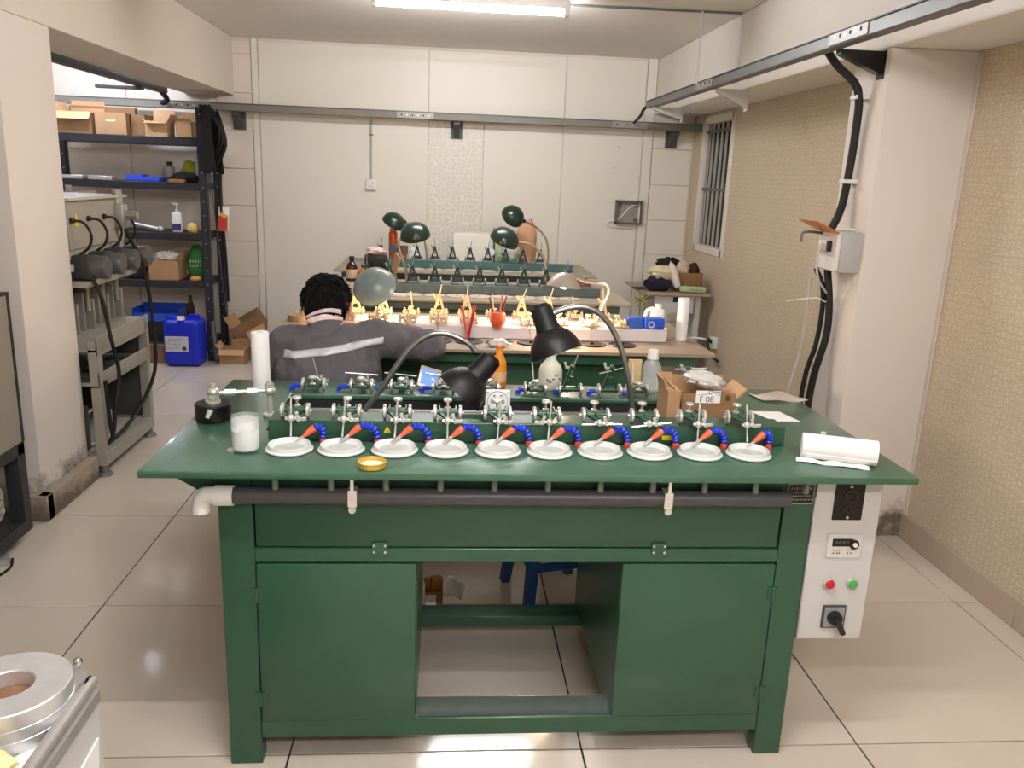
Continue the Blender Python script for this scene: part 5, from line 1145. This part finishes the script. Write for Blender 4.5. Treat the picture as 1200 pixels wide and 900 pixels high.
MB().span(BKX, FX, MY0, MY1, .64, .655, .002, 1).span(FX-.012, FX, MY0, MY1, .62, .715, .003, 1).span(FX-.05, FX, MY0, MY0+.05, .48, .70, .003, 1).span(FX-.05, FX, MY1-.03, MY1, .48, .70, .003, 1).build('work_ledge', mach, mc)
MB().span(BKX, FX-.012, MY0+.012, MY1-.012, .655, .705).build('ledge_fill', mach, mc)
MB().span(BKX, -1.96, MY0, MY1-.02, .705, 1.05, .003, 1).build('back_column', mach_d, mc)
MB().span(-1.97, -1.93, MY1-.05, MY1-.01, .705, 1.0, .003, 1).build('column_edge', mach, mc)
MB().span(BKX, -1.765, 4.06, MY1-.02, 1.13, 1.36, .004, 1).build('head_cabinet', mach, mc)
MB().span(BKX-.02, -1.745, 4.05, MY1, 1.36, 1.375, .003, 1).build('head_lid', M('pale machine lid', (184, 178, 166), .45), mc)
MB().span(BKX, -1.70, 4.055, MY1-.06, .955, .985, .003, 1).build('motor_shelf', mach, mc)
MB().span(-1.80, -1.775, 4.06, MY1-.02, 1.085, 1.13, .003, 1).build('trunking', mach, mc)
for k in range(4):
    y = 4.14+k*.19
    mo = MB().span(-1.92, -1.69, y-.058, y+.058, .99, 1.105, .012, 3).build('motor', motor_m, mc)
    MB().lathe([(0, 0), (.056, 0), (.056, .05), (.050, .062), (0, .062)], (-1.69, y, 1.048), (1, 0, 0), 24).build('end_cap', motor_c, mo)
    MB().span(-1.80, -1.765, y-.0592, y-.0582, 1.03, 1.065).build('rating_label', M('pale label', (190, 188, 184), .5), mo) if k == 0 else None
    MB().tube([(-1.765, y-.05, 1.27), (-1.72, y-.02, 1.26), (-1.70, y+.01, 1.20), (-1.72, y+.02, 1.14), (-1.76, y+.01, 1.105)], .0065, 8).build('cord', rubber, mo)
    MB().cyl((-1.765, y-.05, 1.27), (-1.752, y-.05, 1.27), .014, n=10).build('cord_gland', black_m, mo)
    MB().span(-1.92, -1.82, y-.05, y-.035, .70, .90, .004, 1).span(-1.92, -1.80, y+.02, y+.035, .70, .86, .004, 1).cyl((-1.82, y, .80), (-1.82, y, .93), .014, n=10).build('work_holder', M('grey casting', (150, 146, 138), .5, .3), mc)
MB().prism([(4.125, 1.24), (4.175, 1.24), (4.15, 1.31)], -1.764, -1.762, 'YZ').build('warning_sticker', warn_y, mc)
MB().span(-1.90, -1.77, 4.55, 4.60, .99, 1.20, .002, 1).build('stand_post', mach, mc)
hd_ = MB().span(-1.80, -1.72, 4.62, 4.70, 1.20, 1.33, .01, 2).cyl((-1.76, 4.66, 1.33), (-1.76, 4.66, 1.40), .028, .024, 14).cyl((-1.72, 4.66, 1.27), (-1.66, 4.66, 1.27), .022, n=14).cyl((-1.76, 4.66, 1.05), (-1.76, 4.66, 1.2), .014, n=10).build('adjuster_head', M('dark zinc', (160, 158, 150), .4, .4), mc)
MB().tube([(-1.70, 4.10, 1.02), (-1.66, 4.11, .90), (-1.645, 4.14, .70), (-1.63, 4.17, .52), (-1.64, 4.12, .36), (-1.66, 4.10, .20), (-1.72, 4.08, .135)], .010, 8).build('power_cord', rubber, mc)
MB().tube([(-1.70, 4.58, 1.20), (-1.65, 4.66, 1.0), (-1.64, 4.72, .70), (-1.64, 4.70, .40), (-1.70, 4.55, .20), (-1.72, 4.30, .14), (-1.66, 4.09, .26), (-1.66, 4.07, .50)], .010, 8).build('power_cord', rubber, mc)
MB().tube([(-1.80, 4.10, .30), (-1.74, 4.18, .34), (-1.72, 4.25, .28), (-1.75, 4.20, .16), (-1.80, 4.12, .14)], .007, 8).build('white_cord', M('white flex', (196, 190, 180), .6), mc)
MB().span(-1.86, -1.77, 4.02, 4.12, .13, .36, .01, 2).build('pump_box', mach_d, mc)
tag(MB().cyl((-1.83, 4.25, 1.3755), (-1.83, 4.25, 1.40), .03, n=14).cyl((-1.83, 4.25, 1.40), (-1.83, 4.25, 1.43), .015, n=10).build('ink_pot', plast_c), 'small clear pot on the grey machine lid', 'pot')
tag(MB().span(-1.86, -1.79, 4.40, 4.48, 1.3755, 1.40, .004, 1).build('clear_case', plast_c), 'small clear case on the grey machine lid', 'case')

# ---------------------------------------------------------------- cabinet at the left edge
cbt = thing('steel_cabinet', 'grey-beige cabinet with dark frame and open base at the left edge', 'cabinet', (-2.0, 2.8, 0))
C0, C1 = 2.30, 3.33; CX = -1.70
MB().span(-2.15, CX, C0, C1, .43, 1.03, .003, 1).build('upper_case', M('cabinet beige', (150, 142, 128), .45), cbt)
MB().span(-2.15, CX+.003, C1-.012, C1+.004, .43, 1.035).span(-2.15, CX+.004, C0, C1+.004, 1.03, 1.04).build('dark_trim', motor_m, cbt)
for (a, b_) in ((C0, C0+.06), (C1-.055, C1)):
    MB().span(CX-.06, CX+.002, a, b_, .09, .43, .003, 1).build('frame_post', motor_m, cbt); MB().span(-2.15, -2.09, a, b_, .09, .43, .003, 1).build('frame_post', motor_m, cbt)
MB().span(-2.15, CX+.002, C0, C1, .05, .10, .003, 1).span(CX-.02, CX+.002, C0, C1, .38, .43, .003, 1).build('base_frame', motor_m, cbt)
MB().span(-2.15, -2.14, C0, C1, .10, .43).build('dark_back', dark_int, cbt)
for yy in (3.10, 2.42):
    MB().cyl((CX-.03, yy, .015), (CX-.03, yy, .052), .016, n=10).cyl((CX-.03, yy, .0005), (CX-.03, yy, .022), .048, .040, 18).build('foot', M('cabinet foot', (150, 148, 142), .5), cbt)
for k in range(4):
    MB().tube([(-1.80, 2.9, .11+.01*k), (-1.76, 3.05, .12+.02*k), (-1.74, 3.20, .18+.025*k), (-1.78, 3.12, .30), (-1.84, 2.95, .34)], .007, 6).build('cable', M('grey cable', (150, 146, 138), .6), cbt)
tag(MB().tube([(-1.69, 3.13, .006), (-1.66, 3.04, .006), (-1.70, 2.9, .006), (-1.8, 2.7, .006)], .005, 6).build('floor_cable', rubber), 'thin black cable on the floor by the left cabinet foot', 'cable')

# ---------------------------------------------------------------- white cart at the lower left
ct = thing('white_cart', 'white enamel cart with a chrome rim at the lower left corner', 'cart', (-.85, .95, 0))
KX = -.568
out = [(-1.25, .45), (KX, .45), (KX, 1.255), (-.64, 1.335), (-1.25, 1.335)]
MB().prism(out, .08, .672, 'XY').build('cart_body', white_p, ct)
for (x, y) in ((-1.2, .5), (-.62, .5), (-.66, 1.25), (-1.2, 1.28)): MB().cyl((x, y, .0005), (x, y, .081), .03, n=14).build('castor', rubber, ct)
MB().prism([(KX+.004-.03, .45), (KX+.004, .45), (KX+.004, 1.256), (-.638, 1.339), (-1.25, 1.339), (-1.25, 1.318), (-.650, 1.318), (KX-.026, 1.245)], .672, .692, 'XY').build('rim', M('brushed dark steel rim', (168, 164, 160), .42, .5), ct)
MB().prism([(-1.25, .45), (KX-.028, .45), (KX-.028, 1.243), (-.650, 1.316), (-1.25, 1.316)], .6722, .679, 'XY').build('tray_floor', M('steel tray', (178, 176, 172), .35, .7, .08, 30), ct)
MB().tube([(KX-.012, .45, .700), (KX-.012, 1.20, .700), (KX-.016, 1.245, .700)], .011, 10, 3).build('hand_rail', M('brushed dark steel rim', (168, 164, 160), .42, .5), ct)
MB().cyl((-.632, 1.326, .692), (-.632, 1.326, .702), .009, n=10).ball((-.625, 1.32, .704), .008).build('stud', chrome, ct)
MB().prism([(1.24, .611), (1.04, .592), (1.20, .40)], KX-.001, KX+.003, 'YZ').build('triangle_mark', M('pale triangle', (236, 236, 234), .4), ct)
gr = thing('grinding_ring', 'thick machined aluminium ring lying on the white cart', 'ring', (-.66, 1.185, .679))
rc = (-.672, 1.190, .6792)
MB().lathe([(.037, 0), (.090, 0), (.091, .002), (.091, .022), (.0895, .023), (.0895, .0245), (.091, .0255), (.091, .042), (.0895, .043), (.0895, .0445), (.091, .0455), (.091, .068), (.089, .070), (.039, .070), (.037, .068)], rc, n=48, close=True).build('ring_body', alum, gr)
MB().lathe([(0, .012), (.0365, .012), (.0365, .044), (.030, .046), (0, .043)], rc, n=32).build('worn_core', M('brown worn core', (130, 92, 70), .8, 0, .3, 40), gr)
tag(MB().prism([(-.80, .95), (-.603, .95), (-.600, 1.14), (-.635, 1.098), (-.80, 1.06)], .6795, .6815, 'XY').build('white_sheet', white_pl), 'white plastic sheet on the cart in front of the aluminium ring', 'sheet')
crumple('crumpled pale yellow cloth at the bottom left corner of the cart', 'yellow_rag', 'cloth', (-.632, 1.055, .6822), .034, .03, .022, M('pale yellow cloth', (240, 220, 160), .9, 0, .1, 20), 61, 18, 12, .22)

# ================================================================ CORNER TABLE AT THE BACK RIGHT
tb = thing('corner_table', 'small worn sewing table in the back right corner heaped with clothes', 'table', (1.78, 6.5, 0))
MB().span(1.545, 2.08, 6.30, 6.75, .690, .715, .004, 1).build('table_top', M('pinkish worn tabletop', (176, 148, 132), .5, 0, .1, 10), tb)
MB().span(1.47, 1.62, 6.45, 6.70, .735, .75, .004, 1).build('side_leaf', M('grey table leaf', (150, 138, 126), .5), tb)
MB().cyl((1.56, 6.6, .715), (1.56, 6.6, .736), .02, n=10).build('leaf_post', galv, tb)
MB().span(1.64, 1.96, 6.33, 6.36, .55, .69, .003, 1).build('drawer_panel', white_p, tb); MB().span(1.70, 1.76, 6.33, 6.37, .36, .55, .003, 1).build('pedal_bar', white_p, tb)
MB().span(1.79, 1.86, 6.325, 6.33, .64, .68, .002, 1).build('motor_block', black_m, tb)
for x in (1.64, 1.98): MB().span(x, x+.045, 6.36, 6.70, .0005, .69, .003, 1).build('leg', white_p, tb)
MB().cyl((1.66, 6.38, .15), (2.0, 6.38, .15), .012, n=10).build('foot_bar', galv, tb)
ZT = .7155
carton('cardboard_box', 'cardboard box holding clothes on the corner table', 1.83, 2.035, 6.40, 6.60, ZT, .865, card_d, ())
crumple('dark navy clothes under the cream cloth on the corner table', 'clothes', 'clothes', (1.68, 6.40, ZT), .115, .06, .07, cloth_n, 71, 18, 11, .25)
crumple('cream cloth on top of the dark clothes heap on the corner table', 'clothes', 'clothes', (1.715, 6.41, ZT+.085), .12, .07, .06, M('cream cloth', (220, 208, 178), .9, 0, .1, 10), 72, 20, 12, .22, (0, .1, 0))
crumple('white garment hanging between the heap and the box on the corner table', 'clothes', 'clothes', (1.80, 6.375, ZT+.03), .035, .03, .12, cloth_w, 73, 14, 12, .2, (0, -.35, 0))
crumple('black garment topmost of the heap on the corner table', 'clothes', 'clothes', (1.775, 6.50, .895), .10, .06, .045, cloth_k, 74, 18, 10, .25)
crumple('beige cloth in the cardboard box on the corner table', 'clothes', 'clothes', (1.885, 6.49, .835), .07, .06, .065, M('beige cloth', (214, 186, 160), .9), 75, 16, 10, .2)
crumple('dark brown cap in the cardboard box beside the right wall', 'cap', 'cap', (1.985, 6.50, .835), .045, .05, .06, M('dark brown cloth', (60, 36, 34), .9), 76, 14, 9, .15)
t = thing('green_packet', 'pale green packet with dark characters lying at the front of the corner table', 'packet', (1.945, 6.33, ZT))
MB().box((1.945, 6.345, ZT+.026), (.205, .06, .048), (0, .02, 0), .016, 3).build('packet_body', M('pale green film', (184, 206, 170), .35), t)
mb = MB(); rnd = random.Random(12); scribble(mb, 1.90, 2.02, ZT+.028, .020, 6.3142, 1); mb.build('packet_print', M('grey green print', (70, 90, 70), .6), t)
t = thing('small_plant', 'small yellow-green leafy sprig hanging at the left of the corner table', 'plant', (1.545, 6.28, .69))
for k in range(9):
    a_ = k*.7; MB().box((1.535+.035*math.cos(a_), 6.282+.015*math.sin(a_*2), .655+.03*math.sin(a_)), (.07, .003, .012), (0, -a_, 0), .001, 1).build('leaf', M('yellow green leaf', (150, 150, 70), .6), t)
MB().tube([(1.548, 6.285, .69), (1.54, 6.283, .66), (1.535, 6.282, .64)], .004, 6).build('stem', M('yellow green leaf', (150, 150, 70), .6), t)
tag(MB().ball((1.79, 6.26, .0405), .04, u=14, v=10).build('yellow_ball', M('yellow green ball', (190, 200, 60), .5)), 'yellow-green ball on the floor below the corner table', 'ball')
t = thing('floor_socket', 'white plug and dark cable at the foot of the right wall beside the second bench', 'socket', (2.10, 6.1, .33))
MB().span(2.09, 2.1295, 6.17, 6.26, .30, .39, .004, 1).build('plate', white_pl, t); MB().tube([(2.09, 6.2, .35), (2.04, 6.15, .38), (2.05, 6.1, .28), (2.09, 6.0, .24)], .012, 8).build('plug_cable', black_m, t); MB().tube([(2.09, 6.22, .36), (2.0, 6.26, .37), (1.9, 6.3, .36)], .008, 8).build('white_cable', white_pl, t)
